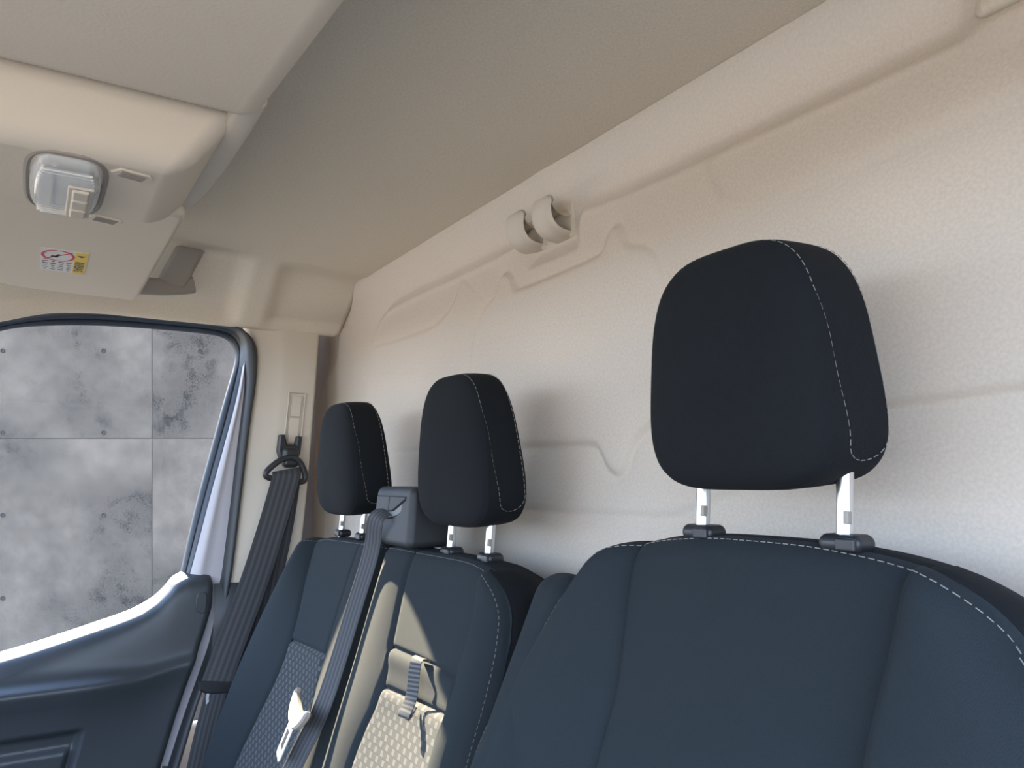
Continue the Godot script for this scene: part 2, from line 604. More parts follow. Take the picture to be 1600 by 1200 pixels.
# ------------------------------------------------------------------ moulded felt bulkhead
class Line:
	var p: PackedVector2Array
	var lo: Vector2
	var hi: Vector2
	func _init(pts: PackedVector2Array, pad: float) -> void:
		p = pts
		lo = pts[0]; hi = pts[0]
		for q in pts:
			lo = lo.min(q); hi = hi.max(q)
		lo -= Vector2(pad, pad); hi += Vector2(pad, pad)
	func far(q: Vector2) -> bool:
		return q.x < lo.x or q.y < lo.y or q.x > hi.x or q.y > hi.y
	func sd(q: Vector2) -> Vector2:      # signed distance (left of travel positive) and share along
		var best := 1e9; var sg := 1.0; var at := 0.0
		for i in p.size() - 1:
			var a := p[i]; var d := p[i + 1] - a
			var t := clampf((q - a).dot(d) / d.length_squared(), 0, 1)
			var r := q - a - d * t
			var l := r.length()
			if l < best - 1e-7:
				best = l; sg = signf(d.cross(q - a)); at = (i + t) / (p.size() - 1)
		return Vector2(best * sg, at)

func make_bulkhead() -> void:
	var ridge := Line.new(rounded(PackedVector2Array([Vector2(0.15, 1.581), Vector2(-0.282, 1.583), Vector2(-0.421, 1.585), Vector2(-0.637, 1.586), Vector2(-0.86, 1.594), Vector2(-0.886, 1.60), Vector2(-0.897, 1.585), Vector2(-0.899, 1.548), Vector2(-0.91, 1.543), Vector2(-1.040, 1.543), Vector2(-1.050, 1.548), Vector2(-1.060, 1.588), Vector2(-1.075, 1.591), Vector2(-1.248, 1.585), Vector2(-1.58, 1.587), Vector2(-1.650, 1.578), Vector2(-1.705, 1.545), Vector2(-1.735, 1.489), Vector2(-1.765, 1.398), Vector2(-1.79, 1.275), Vector2(-1.81, 1.05), Vector2(-1.83, 0.6)]), 1), 0.2)
	var steps := [
		[PackedVector2Array([Vector2(-1.268, 1.582), Vector2(-1.285, 1.56), Vector2(-1.315, 1.529), Vector2(-1.376, 1.508), Vector2(-1.461, 1.506), Vector2(-1.60, 1.508), Vector2(-1.716, 1.512)]), 0.004],
		[PackedVector2Array([Vector2(-1.245, 1.30), Vector2(-1.241, 1.398), Vector2(-1.239, 1.436), Vector2(-1.220, 1.483), Vector2(-1.187, 1.510), Vector2(-1.148, 1.527), Vector2(-1.137, 1.553), Vector2(-1.116, 1.560), Vector2(-1.097, 1.550), Vector2(-1.088, 1.526), Vector2(-1.070, 1.519), Vector2(-0.956, 1.521), Vector2(-0.874, 1.523), Vector2(-0.847, 1.527), Vector2(-0.839, 1.549), Vector2(-0.819, 1.561), Vector2(-0.804, 1.550), Vector2(-0.796, 1.522), Vector2(-0.759, 1.513), Vector2(-0.736, 1.494), Vector2(-0.718, 1.455), Vector2(-0.709, 1.401), Vector2(-0.705, 1.34), Vector2(-0.715, 1.31), Vector2(-0.732, 1.288), Vector2(-0.752, 1.268), Vector2(-0.779, 1.255), Vector2(-0.793, 1.237), Vector2(-0.803, 1.213), Vector2(-0.822, 1.203), Vector2(-0.845, 1.213), Vector2(-0.859, 1.238), Vector2(-0.871, 1.249), Vector2(-0.923, 1.250), Vector2(-1.051, 1.251), Vector2(-1.3, 1.256), Vector2(-1.70, 1.263)]), -0.007],
		[PackedVector2Array([Vector2(0.1, 1.275), Vector2(-0.305, 1.273), Vector2(-0.367, 1.270), Vector2(-0.420, 1.268), Vector2(-0.62, 1.265)]), -0.006],
		[PackedVector2Array([Vector2(-1.50, 1.145), Vector2(-1.172, 1.150), Vector2(-1.033, 1.153), Vector2(-0.912, 1.152), Vector2(-0.741, 1.153), Vector2(-0.702, 1.157), Vector2(-0.666, 1.169), Vector2(-0.60, 1.19)]), 0.0035],
		[PackedVector2Array([Vector2(-0.640, 1.585), Vector2(-0.630, 1.555), Vector2(-0.612, 1.530), Vector2(-0.575, 1.516), Vector2(-0.536, 1.511), Vector2(-0.472, 1.510), Vector2(-0.397, 1.512), Vector2(-0.332, 1.517), Vector2(-0.2, 1.511), Vector2(0.1, 1.50)]), 0.0035],
		[PackedVector2Array([Vector2(-1.955, 1.60), Vector2(-1.960, 1.550), Vector2(-1.969, 1.512), Vector2(-2.02, 1.490), Vector2(-2.067, 1.470), Vector2(-2.13, 1.40)]), 0.008],
	]
	var lines := []
	for s in steps:
		lines.append([Line.new(rounded(s[0], 1), 0.09), s[1]])
	var f := func(u: float, v: float) -> Vector3:
		var x := lerpf(-2.3, 0.12, u)
		var y := lerpf(0.0, 0.92, v / 0.08) if v < 0.08 else lerpf(0.92, 1.696, (v - 0.08) / 0.92)
		var q := Vector2(x, y)
		var h := 0.0
		var r := ridge.sd(q) if not ridge.far(q) else Vector2(0.5 if y < 1.5 else -0.5, 0)
		var d := r.x
		# behind the ridge the panel steps back, then curls forward to the roof
		var away := smoothstep(-0.004, 0.030, -d)
		var back := 0.014 * away * exp(-maxf(-d - 0.035, 0.0) / 0.09)
		h -= back
		h += 0.002 * exp(-pow(d / 0.005, 2.0))
		if y > 1.60:
			h += 0.016 * smoothstep(1.63, 1.69, y)
		for l in lines:
			if l[0].far(q):
				continue
			var sdv: Vector2 = l[0].sd(q)
			var ends := smoothstep(0.0, 0.06, sdv.y) * smoothstep(1.0, 0.94, sdv.y)
			h += l[1] * ends * smoothstep(-0.006, 0.006, sdv.x) * exp(-maxf(sdv.x, 0.0) / 0.05)
			h -= absf(l[1]) * 0.5 * ends * exp(-pow(sdv.x / 0.007, 2.0))
		# bulge round the fixing at the upper right
		h += 0.012 * smoothstep(0.05, 0.02, Vector2(x + 0.295, (y - 1.612) * 1.0).length())
		return Vector3(x, y, -0.68 + h)
	var m := put("wall_rear", sheet(560, 250, f), mats.felt)
	struct(m, "pale felt bulkhead with moulded ridges behind the seats", "wall")

# ------------------------------------------------------------------ headliner
func roof_y(z: float) -> float:
	return 1.690 + 0.055 * (z + 0.68)

func make_headliner() -> void:
	var prof := rounded(PackedVector2Array([Vector2(0.06, -0.02), Vector2(-0.02, 0.0), Vector2(-1.0, 0.004), Vector2(-1.66, 0.0), Vector2(-1.755, -0.004), Vector2(-1.80, -0.018), Vector2(-1.845, -0.055), Vector2(-1.885, -0.088), Vector2(-1.928, -0.113), Vector2(-1.945, -0.119), Vector2(-1.953, -0.116), Vector2(-1.958, -0.10)]), 2)
	# denser where it bends
	var pts := PackedVector2Array()
	for k in 20:
		pts.append(spaced(prof, 400)[k * 15])
	var tail := spaced(prof, 400)
	for k in range(300, 400):
		pts.append(tail[k])
	var n := pts.size() - 1
	var f := func(u: float, v: float) -> Vector3:
		var k := clampi(roundi(u * n), 0, n)
		var q := pts[k]
		var s := smoothstep(-1.72, -1.80, q.x) * smoothstep(-1.945, -1.90, q.x)
		# the free rear corner is rounded off
		var z0 := -0.685
		if q.x < -1.90:
			var e := clampf((-1.90 - q.x) / 0.05, 0, 1)
			z0 += 0.03 * (1.0 - sqrt(1.0 - e * e * 0.98))
		var z := lerpf(z0, 0.72, v)
		var y := roof_y(z) if q.x > -1.76 else lerpf(roof_y(z), 1.690, smoothstep(-1.76, -1.90, q.x))
		y -= curve([[-0.20, 0.0], [-0.105, 0.001], [-0.012, 0.012], [0.074, 0.040], [0.265, 0.10], [0.44, 0.235], [0.72, 0.5]], z) * smoothstep(-1.80, -1.93, q.x)
		var p := Vector3(q.x, y + q.y, z)
		var dent := 0.028 * smoothstep(-0.415, -0.375, z) * smoothstep(0.2, 0.1, z) + 0.022 * smoothstep(-0.46, -0.50, z)
		p += Vector3(-0.75, 0.66, 0) * dent * s
		# rear edge rolls up under the felt
		if v < 0.0001:
			p += Vector3(0, 0.012, 0) if q.x > -1.8 else Vector3(-0.012, 0.004, 0)
		return p
	var m := put("ceiling", sheet(n, 150, f, null, true), mats.headliner)
	struct(m, "grey beige felt headliner curving down to the passenger door", "ceiling")

# ------------------------------------------------------------------ side of the cab
func band(a: PackedVector2Array, b: PackedVector2Array, n: int, prof: Array, times := 2) -> ArrayMesh:
	# a strip between two outlines in (z, y); prof is a list of [share from a to b, x]
	var pa := spaced(rounded(a, times), n + 1); var pb := spaced(rounded(b, times), n + 1)
	var k := prof.size() - 1
	return sheet(n, k, func(u: float, v: float) -> Vector3:
		var i := clampi(roundi(u * n), 0, n)
		var q: Array = prof[clampi(roundi(v * k), 0, k)]
		var p: Vector2 = pa[i].lerp(pb[i], q[0])
		return Vector3(q[1], p.y, p.x))

func lead(first: Array, pts: PackedVector2Array) -> PackedVector2Array:
	var o := PackedVector2Array()
	for p in first:
		o.append(p)
	o.append_array(pts)
	return o

func make_pillar() -> void:
	var a: PackedVector2Array = PackedVector2Array([Vector2(-0.437, 1.586), Vector2(-0.460, 1.548), Vector2(-0.467, 1.496), Vector2(-0.465, 1.435), Vector2(-0.455, 1.338), Vector2(-0.442, 1.167), Vector2(-0.428, 0.975), Vector2(-0.418, 0.858)])
	var b: PackedVector2Array = PackedVector2Array([Vector2(-0.621, 1.578), Vector2(-0.619, 1.544), Vector2(-0.615, 1.443), Vector2(-0.610, 1.343), Vector2(-0.601, 1.166), Vector2(-0.586, 0.966), Vector2(-0.581, 0.844)])
	var p := frame_of("trim_1", "beige plastic trim of the door pillar with the belt slot", "trim")
	put("pillar_cover", band(a, b, 60, [[-0.05, -1.975], [0.0, -1.958], [0.08, -1.953], [0.2, -1.949], [0.34, -1.944], [0.4, -1.941], [0.46, -1.939], [0.6, -1.938], [0.8, -1.938], [0.95, -1.938], [0.985, -1.940], [1.0, -1.945], [1.02, -1.99], [1.03, -2.08]]), mats.beige_plastic, p)
	# slot with the sliding cover of the height adjuster
	var edge := PackedVector3Array([Vector3(-1.937, 1.416, -0.5455), Vector3(-1.937, 1.416, -0.5865), Vector3(-1.937, 1.286, -0.5785), Vector3(-1.937, 1.286, -0.5365)])
	put("slot_surround", build(sweep(edge, ring2(0.0045, 0.0022, 8), Vector3(1, 0, 0), true), 30.0), mats.beige_plastic, p)
	for q in [[1.408, 1.356], [1.353, 1.29]]:
		var hi: float = q[0]; var lo: float = q[1]
		var c := func(y: float) -> float: return remap(y, 1.29, 1.41, 0.557, 0.5655)
		var pl := put("slot_cover", build(extrude(PackedVector2Array([Vector2(c.call(hi) - 0.0125, hi), Vector2(c.call(hi) + 0.0125, hi), Vector2(c.call(lo) + 0.0125, lo), Vector2(c.call(lo) - 0.0125, lo)]), 0.004, 0.001)), mats.beige_plastic, p)
		pl.transform = Transform3D(Basis(Vector3(0, 0, -1), Vector3(0, 1, 0), Vector3(1, 0, 0)), Vector3(-1.937, 0, 0))
	var low := put("trim_2", sheet(10, 16, func(u: float, v: float) -> Vector3:
		var z := lerpf(-0.39, -0.62, u) + 0.10 * v * v
		var y := lerpf(0.953, 0.1, v)
		return Vector3(-1.928 - (0.02 if v < 0.001 else 0.0) - 0.01 * pow(2 * u - 1, 2.0), y, z), null, true), mats.dark_plastic)
	struct(low, "dark plastic lower trim of the pillar behind the left seat belt", "trim")
	var si: PackedVector2Array = lead([Vector2(0.70, 0.70), Vector2(0.68, 0.92), Vector2(0.59, 1.15), Vector2(0.43, 1.34), Vector2(0.26, 1.475)], PackedVector2Array([Vector2(0.074, 1.535), Vector2(-0.013, 1.563), Vector2(-0.106, 1.576), Vector2(-0.256, 1.576), Vector2(-0.390, 1.576), Vector2(-0.424, 1.564), Vector2(-0.441, 1.535), Vector2(-0.444, 1.498), Vector2(-0.448, 1.434), Vector2(-0.439, 1.338), Vector2(-0.426, 1.168), Vector2(-0.412, 0.975), Vector2(-0.407, 0.952), Vector2(-0.397, 0.838), Vector2(-0.367, 0.740), Vector2(-0.342, 0.662), Vector2(-0.314, 0.557)]))
	var so: PackedVector2Array = lead([Vector2(0.72, 0.70), Vector2(0.70, 0.925), Vector2(0.605, 1.16), Vector2(0.44, 1.35), Vector2(0.265, 1.482)], PackedVector2Array([Vector2(0.074, 1.540), Vector2(-0.012, 1.568), Vector2(-0.105, 1.579), Vector2(-0.255, 1.580), Vector2(-0.409, 1.580), Vector2(-0.445, 1.560), Vector2(-0.464, 1.531), Vector2(-0.468, 1.496), Vector2(-0.466, 1.434), Vector2(-0.456, 1.338), Vector2(-0.443, 1.168), Vector2(-0.429, 0.975), Vector2(-0.425, 0.951), Vector2(-0.414, 0.837), Vector2(-0.384, 0.739), Vector2(-0.359, 0.660), Vector2(-0.333, 0.555)]))
	si.append(Vector2(-0.22, 0.2)); so.append(Vector2(-0.24, 0.2))
	var seal := put("trim_3", band(si, so, 200, [[-0.6, -1.985], [-0.1, -1.958], [0.05, -1.950], [0.3, -1.944], [0.6, -1.941], [0.85, -1.944], [1.0, -1.950], [1.05, -1.962]]), mats.rubber)
	struct(seal, "dark rubber door seal around the passenger doorway", "trim")

func make_door() -> void:
	var d := frame_of("door_1", "passenger door with dark inner panel, window and pale painted frame", "door")
	var win: PackedVector2Array = lead([Vector2(0.66, 0.68), Vector2(0.64, 0.90), Vector2(0.55, 1.12), Vector2(0.40, 1.305), Vector2(0.25, 1.445)], PackedVector2Array([Vector2(0.074, 1.525), Vector2(0.017, 1.541), Vector2(-0.110, 1.557), Vector2(-0.263, 1.561), Vector2(-0.380, 1.560), Vector2(-0.410, 1.548), Vector2(-0.425, 1.524), Vector2(-0.427, 1.493), Vector2(-0.407, 1.412), Vector2(-0.382, 1.291), Vector2(-0.349, 1.140), Vector2(-0.322, 0.977), Vector2(-0.314, 0.919)]))
	var fro: PackedVector2Array = lead([Vector2(0.69, 0.68), Vector2(0.67, 0.91), Vector2(0.575, 1.14), Vector2(0.42, 1.328), Vector2(0.26, 1.465)], PackedVector2Array([Vector2(0.074, 1.534), Vector2(-0.013, 1.563), Vector2(-0.107, 1.575), Vector2(-0.259, 1.577), Vector2(-0.388, 1.576), Vector2(-0.421, 1.564), Vector2(-0.438, 1.537), Vector2(-0.441, 1.507), Vector2(-0.428, 1.404), Vector2(-0.404, 1.290), Vector2(-0.372, 1.145), Vector2(-0.339, 0.984), Vector2(-0.327, 0.936)]))
	var lin: PackedVector2Array = lead([Vector2(0.69, 0.68), Vector2(0.67, 0.91), Vector2(0.575, 1.14), Vector2(0.42, 1.329), Vector2(0.26, 1.466)], PackedVector2Array([Vector2(0.074, 1.535), Vector2(-0.013, 1.564), Vector2(-0.107, 1.576), Vector2(-0.258, 1.578), Vector2(-0.389, 1.577), Vector2(-0.422, 1.565), Vector2(-0.439, 1.539), Vector2(-0.440, 1.506), Vector2(-0.427, 1.404), Vector2(-0.403, 1.290), Vector2(-0.371, 1.145), Vector2(-0.339, 0.984), Vector2(-0.324, 0.929), Vector2(-0.305, 0.830), Vector2(-0.284, 0.747), Vector2(-0.264, 0.669), Vector2(-0.235, 0.567)]))
	var lout: PackedVector2Array = lead([Vector2(0.70, 0.68), Vector2(0.685, 0.92), Vector2(0.59, 1.15), Vector2(0.43, 1.338), Vector2(0.26, 1.472)], PackedVector2Array([Vector2(0.074, 1.537), Vector2(-0.013, 1.565), Vector2(-0.106, 1.577), Vector2(-0.257, 1.578), Vector2(-0.392, 1.577), Vector2(-0.426, 1.565), Vector2(-0.443, 1.536), Vector2(-0.446, 1.499), Vector2(-0.450, 1.435), Vector2(-0.440, 1.338), Vector2(-0.428, 1.167), Vector2(-0.414, 0.974), Vector2(-0.409, 0.951), Vector2(-0.398, 0.836), Vector2(-0.369, 0.738), Vector2(-0.343, 0.659), Vector2(-0.316, 0.554)]))
	win.append(Vector2(-0.30, 0.85)); fro.append(Vector2(-0.305, 0.85))
	put("window_seal", band(win, fro, 180, [[-0.02, -2.012], [0.0, -2.003], [0.08, -1.997], [0.42, -1.988], [0.5, -1.991], [0.58, -1.986], [0.92, -1.973], [1.0, -1.975], [1.02, -1.99]]), mats.window_rubber, d)
	put("door_frame", band(lin, lout, 200, [[-0.03, -1.985], [0.02, -1.972], [0.2, -1.966], [0.3, -1.962], [0.38, -1.966], [0.6, -1.9665], [0.95, -1.965], [1.0, -1.968], [1.05, -1.985]]), mats.paint, d)
	var hole := PackedVector2Array()
	for q in rounded(win, 2):
		hole.append(Vector2(-q.x, q.y))
	hole.append(Vector2(0.30, 0.62)); hole.append(Vector2(-0.66, 0.62))
	var t := Geometry2D.triangulate_polygon(hole)
	var gs := Soup.new()
	for k in range(0, t.size(), 3):
		gs.tri(Vector3(hole[t[k]].x, hole[t[k]].y, 0), Vector3(hole[t[k + 1]].x, hole[t[k + 1]].y, 0), Vector3(hole[t[k + 2]].x, hole[t[k + 2]].y, 0))
	var pane := put("window_pane", build(gs), mats.glass, d)
	pane.transform = Transform3D(Basis(Vector3(0, 0, -1), Vector3(0, 1, 0), Vector3(1, 0, 0)), Vector3(-2.008, 0, 0))
	# inner panel
	var sill := [[-0.40, 0.966], [-0.337, 0.968], [-0.318, 0.962], [-0.302, 0.952], [-0.286, 0.934], [-0.265, 0.913], [-0.221, 0.888], [-0.134, 0.860], [-0.039, 0.833], [0.025, 0.818], [0.3, 0.745], [0.8, 0.66]]
	var rear := [[0.05, -0.22], [0.566, -0.292], [0.670, -0.318], [0.748, -0.340], [0.844, -0.369], [0.901, -0.384], [0.950, -0.386], [0.970, -0.383]]
	var nu := 170; var nv := 150
	var cache := {}
	var f := func(u: float, v: float) -> Vector3:
		var u2 := 1.0 - pow(1.0 - u, 1.6)
		var z := lerpf(0.8, -0.385, u2)
		var ys := curve(sill, z)
		var tail := smoothstep(-0.15, -0.36, z)
		var ledge := lerpf(0.026, 0.002, tail)
		var yl := 0.766 + 0.02 * smoothstep(-0.25, -0.38, z) - 0.02 * smoothstep(0.05, 0.5, z)
		var prof := PackedVector2Array([Vector2(-2.016, ys + 0.005), Vector2(-2.010, ys + 0.018), Vector2(-1.962, ys + 0.007), Vector2(-1.946, ys - 0.002), Vector2(-1.934, ys - 0.016), Vector2(-1.930 + ledge * 0.1, lerpf(ys, yl, 0.4)), Vector2(-1.927 + ledge * 0.15, yl + 0.030), Vector2(-1.925 + ledge * 0.4, yl + 0.016), Vector2(-1.916 + ledge, yl + 0.003), Vector2(-1.914 + ledge, yl - 0.001), Vector2(-1.915 + ledge, yl - 0.008), Vector2(-1.926 + ledge * 0.5, yl - 0.06), Vector2(-1.93, 0.60), Vector2(-1.93, 0.40), Vector2(-1.935, 0.05)])
		var col := roundi(u * nu)
		if not cache.has(col):
			cache[col] = spaced(rounded(prof, 2), nv + 1)
		var p: Vector2 = cache[col][clampi(roundi(v * nv), 0, nv)]
		var x := p.x
		# storage recess low on the panel
		var rc := smoothstep(0.676, 0.664, p.y) * smoothstep(-0.190, -0.178, z)
		x -= 0.020 * rc
		x += 0.012 * smoothstep(0.640, 0.628, p.y) * smoothstep(-0.178, -0.166, z)
		# rear edge: pull in to the outline and round it off
		var ze := table(rear, p.y)
		var zz := lerpf(0.8, ze, u2)
		var e := clampf(1.0 - (zz - ze) / 0.016, 0, 1)
		x -= 0.016 * (1.0 - sqrt(maxf(0.0, 1.0 - e * e))) + (0.03 if u > 0.9999 else 0.0)
		return Vector3(x, p.y, zz)
	put("door_panel", sheet(nu, nv, f, null, true), mats.dark_plastic, d)
	var cap := put("screw_cover", build(extrude(rounded(PackedVector2Array([Vector2(0.346, 0.896), Vector2(0.346, 0.930), Vector2(0.353, 0.939), Vector2(0.370, 0.939), Vector2(0.369, 0.896), Vector2(0.362, 0.889)]), 2, true), 0.006, 0.0015)), mats.dark_plastic, d)
	cap.transform = Transform3D(Basis(Vector3(0, 0, -1), Vector3(0, 1, 0), Vector3(1, 0, 0)), Vector3(-1.9330, 0, 0))
	put("outer_skin", build(box_at(Vector3(-2.06, -0.2, -0.42), Vector3(-2.03, 0.62, 0.84), 0.01)), mats.paint, d)

# ------------------------------------------------------------------ seats
class Back:
	var o := Vector3.ZERO        # a point on the front plane
	var tilt := 0.0
	var cols := []               # seam curves: v -> x, left to right
	var kinds := []              # per interval: [bulge, shape]
	var top: Callable            # x -> v
	var vb := -0.6
	var hs := []                 # cross seams: [x from, x to, Callable x -> v]
	var valley := -1
	var rim := 0.035
	func at(x: float, v: float, h: float) -> Vector3:
		return o + Vector3(x, v * cos(tilt) + h * sin(tilt), -v * sin(tilt) + h * cos(tilt))
	func height(x: float, v: float) -> float:
		var n := cols.size()
		var h := 0.0
		for k in n - 1:
			var a: float = cols[k].call(v); var b: float = cols[k + 1].call(v)
			if x <= b or k == n - 2:
				var t := clampf((x - a) / (b - a), 0, 1)
				var amp: float = kinds[k][0]
				match kinds[k][1]:
					"panel": h = amp * sin(PI * t)
					"both": h = amp * pow(sin(PI * t), 0.8)
					"left": h = amp * sin(PI * (0.35 + 0.65 * t))
					"right": h = amp * sin(PI * (0.65 - 0.65 * t))
				break
		for k in range(1, n - 1):
			var d: float = x - cols[k].call(v)
			if k == valley:
				h -= 0.012 * exp(-pow(d / 0.013, 2.0))
			else:
				h -= 0.0035 * exp(-pow(d / 0.004, 2.0))
		for s in hs:
			if x > s[0] - 0.004 and x < s[1] + 0.004:
				h -= 0.004 * exp(-pow((v - s[2].call(x)) / 0.004, 2.0))
				h += 0.003 * exp(-pow((v - s[2].call(x) + 0.014) / 0.012, 2.0)) * s[3]
		var dx: float = minf(x - cols[0].call(v), cols[n - 1].call(v) - x)
		var dy: float = top.call(x) - v
		var ex := clampf((rim - dx) / rim, 0, 1); var ey := clampf((rim * 0.6 - dy) / (rim * 0.6), 0, 1)
		var q := minf(1.0, sqrt(ex * ex + ey * ey))
		return h - rim * 0.55 * (1.0 - sqrt(maxf(0.0, 1.0 - q * q * 0.97)))

func back_piece(b: Back, called: String, parent: Node3D, m: Material, ca: int, cb: int, lo, hi, nu := 26, nv := 60) -> MeshInstance3D:
	var f := func(u: float, w: float) -> Vector3:
		var uu := 0.5 - 0.5 * cos(PI * u)
		var ww := 0.5 - 0.5 * cos(PI * w)
		var v := -0.2
		var x := 0.0
		for k in 5:
			x = lerpf(b.cols[ca].call(v), b.cols[cb].call(v), uu)
			var v0: float = b.vb if lo == null else lo.call(x)
			var v1: float = b.top.call(x) if hi == null else hi.call(x)
			v = lerpf(v0, v1, ww)
		return Vector3(x, v, 0)
	var g := PackedVector3Array(); var uv := PackedVector2Array()
	for j in nv + 1:
		for i in nu + 1:
			var q: Vector3 = f.call(float(i) / nu, float(j) / nv)
			g.append(b.at(q.x, q.y, b.height(q.x, q.y)))
			uv.append(Vector2(q.x * 1.25, -q.y * 1.25))
	return put(called, sheet_of(g, uv, nu, nv, false), m, parent)

func outline(b: Back, n: int) -> PackedVector2Array:
	var pts := PackedVector2Array()
	var last := b.cols.size() - 1
	for k in 24:
		var v := lerpf(b.vb, b.top.call(b.cols[0].call(0.0)), k / 24.0)
		pts.append(Vector2(b.cols[0].call(v), v))
	var x0: float = b.cols[0].call(0.0); var x1: float = b.cols[last].call(0.0)
	for k in 81:
		var x := lerpf(x0, x1, 0.5 - 0.5 * cos(PI * k / 80.0))
		pts.append(Vector2(x, b.top.call(x)))
	for k in range(1, 25):
		var v := lerpf(b.top.call(x1), b.vb, k / 24.0)
		pts.append(Vector2(b.cols[last].call(v), v))
	return spaced(pts, n)

func back_side(b: Back, parent: Node3D, depth: float, m: Material) -> void:
	var n := 220
	var ol := outline(b, n + 1)
	var prof := [[-0.001, 0.0], [0.004, -0.008], [0.009, -0.03], [0.010, -0.06], [0.004, -0.09], [-0.012, -0.108], [-0.03, -depth]]
	var k := prof.size() - 1
	put("backrest_side", sheet(n, k, func(u: float, v: float) -> Vector3:
		var i := clampi(roundi(u * n), 0, n)
		var t := (ol[mini(i + 1, n)] - ol[maxi(i - 1, 0)]).normalized()
		var out := Vector2(-t.y, t.x)
		var q: Array = prof[clampi(roundi(v * k), 0, k)]
		var h0 := b.height(ol[i].x, ol[i].y)
		var p: Vector2 = ol[i] + out * float(q[0])
		return b.at(p.x, p.y, h0 + q[1])), m, parent)
	# closing shell at the back
	put("backrest_shell", sheet(n / 2, 1, func(u: float, v: float) -> Vector3:
		var i := clampi(roundi(u * n / 2), 0, n / 2)
		var j := n - i
		var a := ol[i]; var c := ol[j]
		var p := a.lerp(c, v)
		return b.at(lerpf(p.x, (a.x + c.x) / 2, 0.03), p.y - 0.03, b.height(a.x, a.y) - depth + 0.001), null, true), mats.black_plastic, parent)

func stitches(path: PackedVector3Array, lift: Vector3, len_ := 0.0042, gap := 0.0028, r := 0.0005) -> ArrayMesh:
	var s := Soup.new()
	var cum := 0.0
	var nxt := 0.0
	for i in path.size() - 1:
		var seg := path[i].distance_to(path[i + 1])
		while nxt <= cum + seg:
			var d := (path[i + 1] - path[i]) / maxf(seg, 1e-9)
			var c := path[i] + d * (nxt - cum) + lift
			var side := d.cross(lift.normalized()).normalized() if lift.length() > 0 else d.cross(Vector3.UP).normalized()
			var up := side.cross(d)
			s.add(box_raw(Vector3(len_, r * 2, r * 2)), Transform3D(Basis(d, up, side), c))
			nxt += len_ + gap
		cum += seg
	return build(s, 20.0)

func box_raw(sz: Vector3) -> Soup:
	var s := Soup.new()
	var h := sz / 2
	for ax in 3:
		var u := (ax + 1) % 3; var w := (ax + 2) % 3
		for side in [-1.0, 1.0]:
			var p := []
			for q in [[-1, -1], [1, -1], [1, 1], [-1, 1]]:
				var a := Vector3.ZERO
				a[ax] = side * h[ax]; a[u] = q[0] * h[u]; a[w] = q[1] * h[w]
				p.append(a)
			if side > 0:
				s.quad(p[0], p[1], p[2], p[3])
			else:
				s.quad(p[0], p[3], p[2], p[1])
	return s

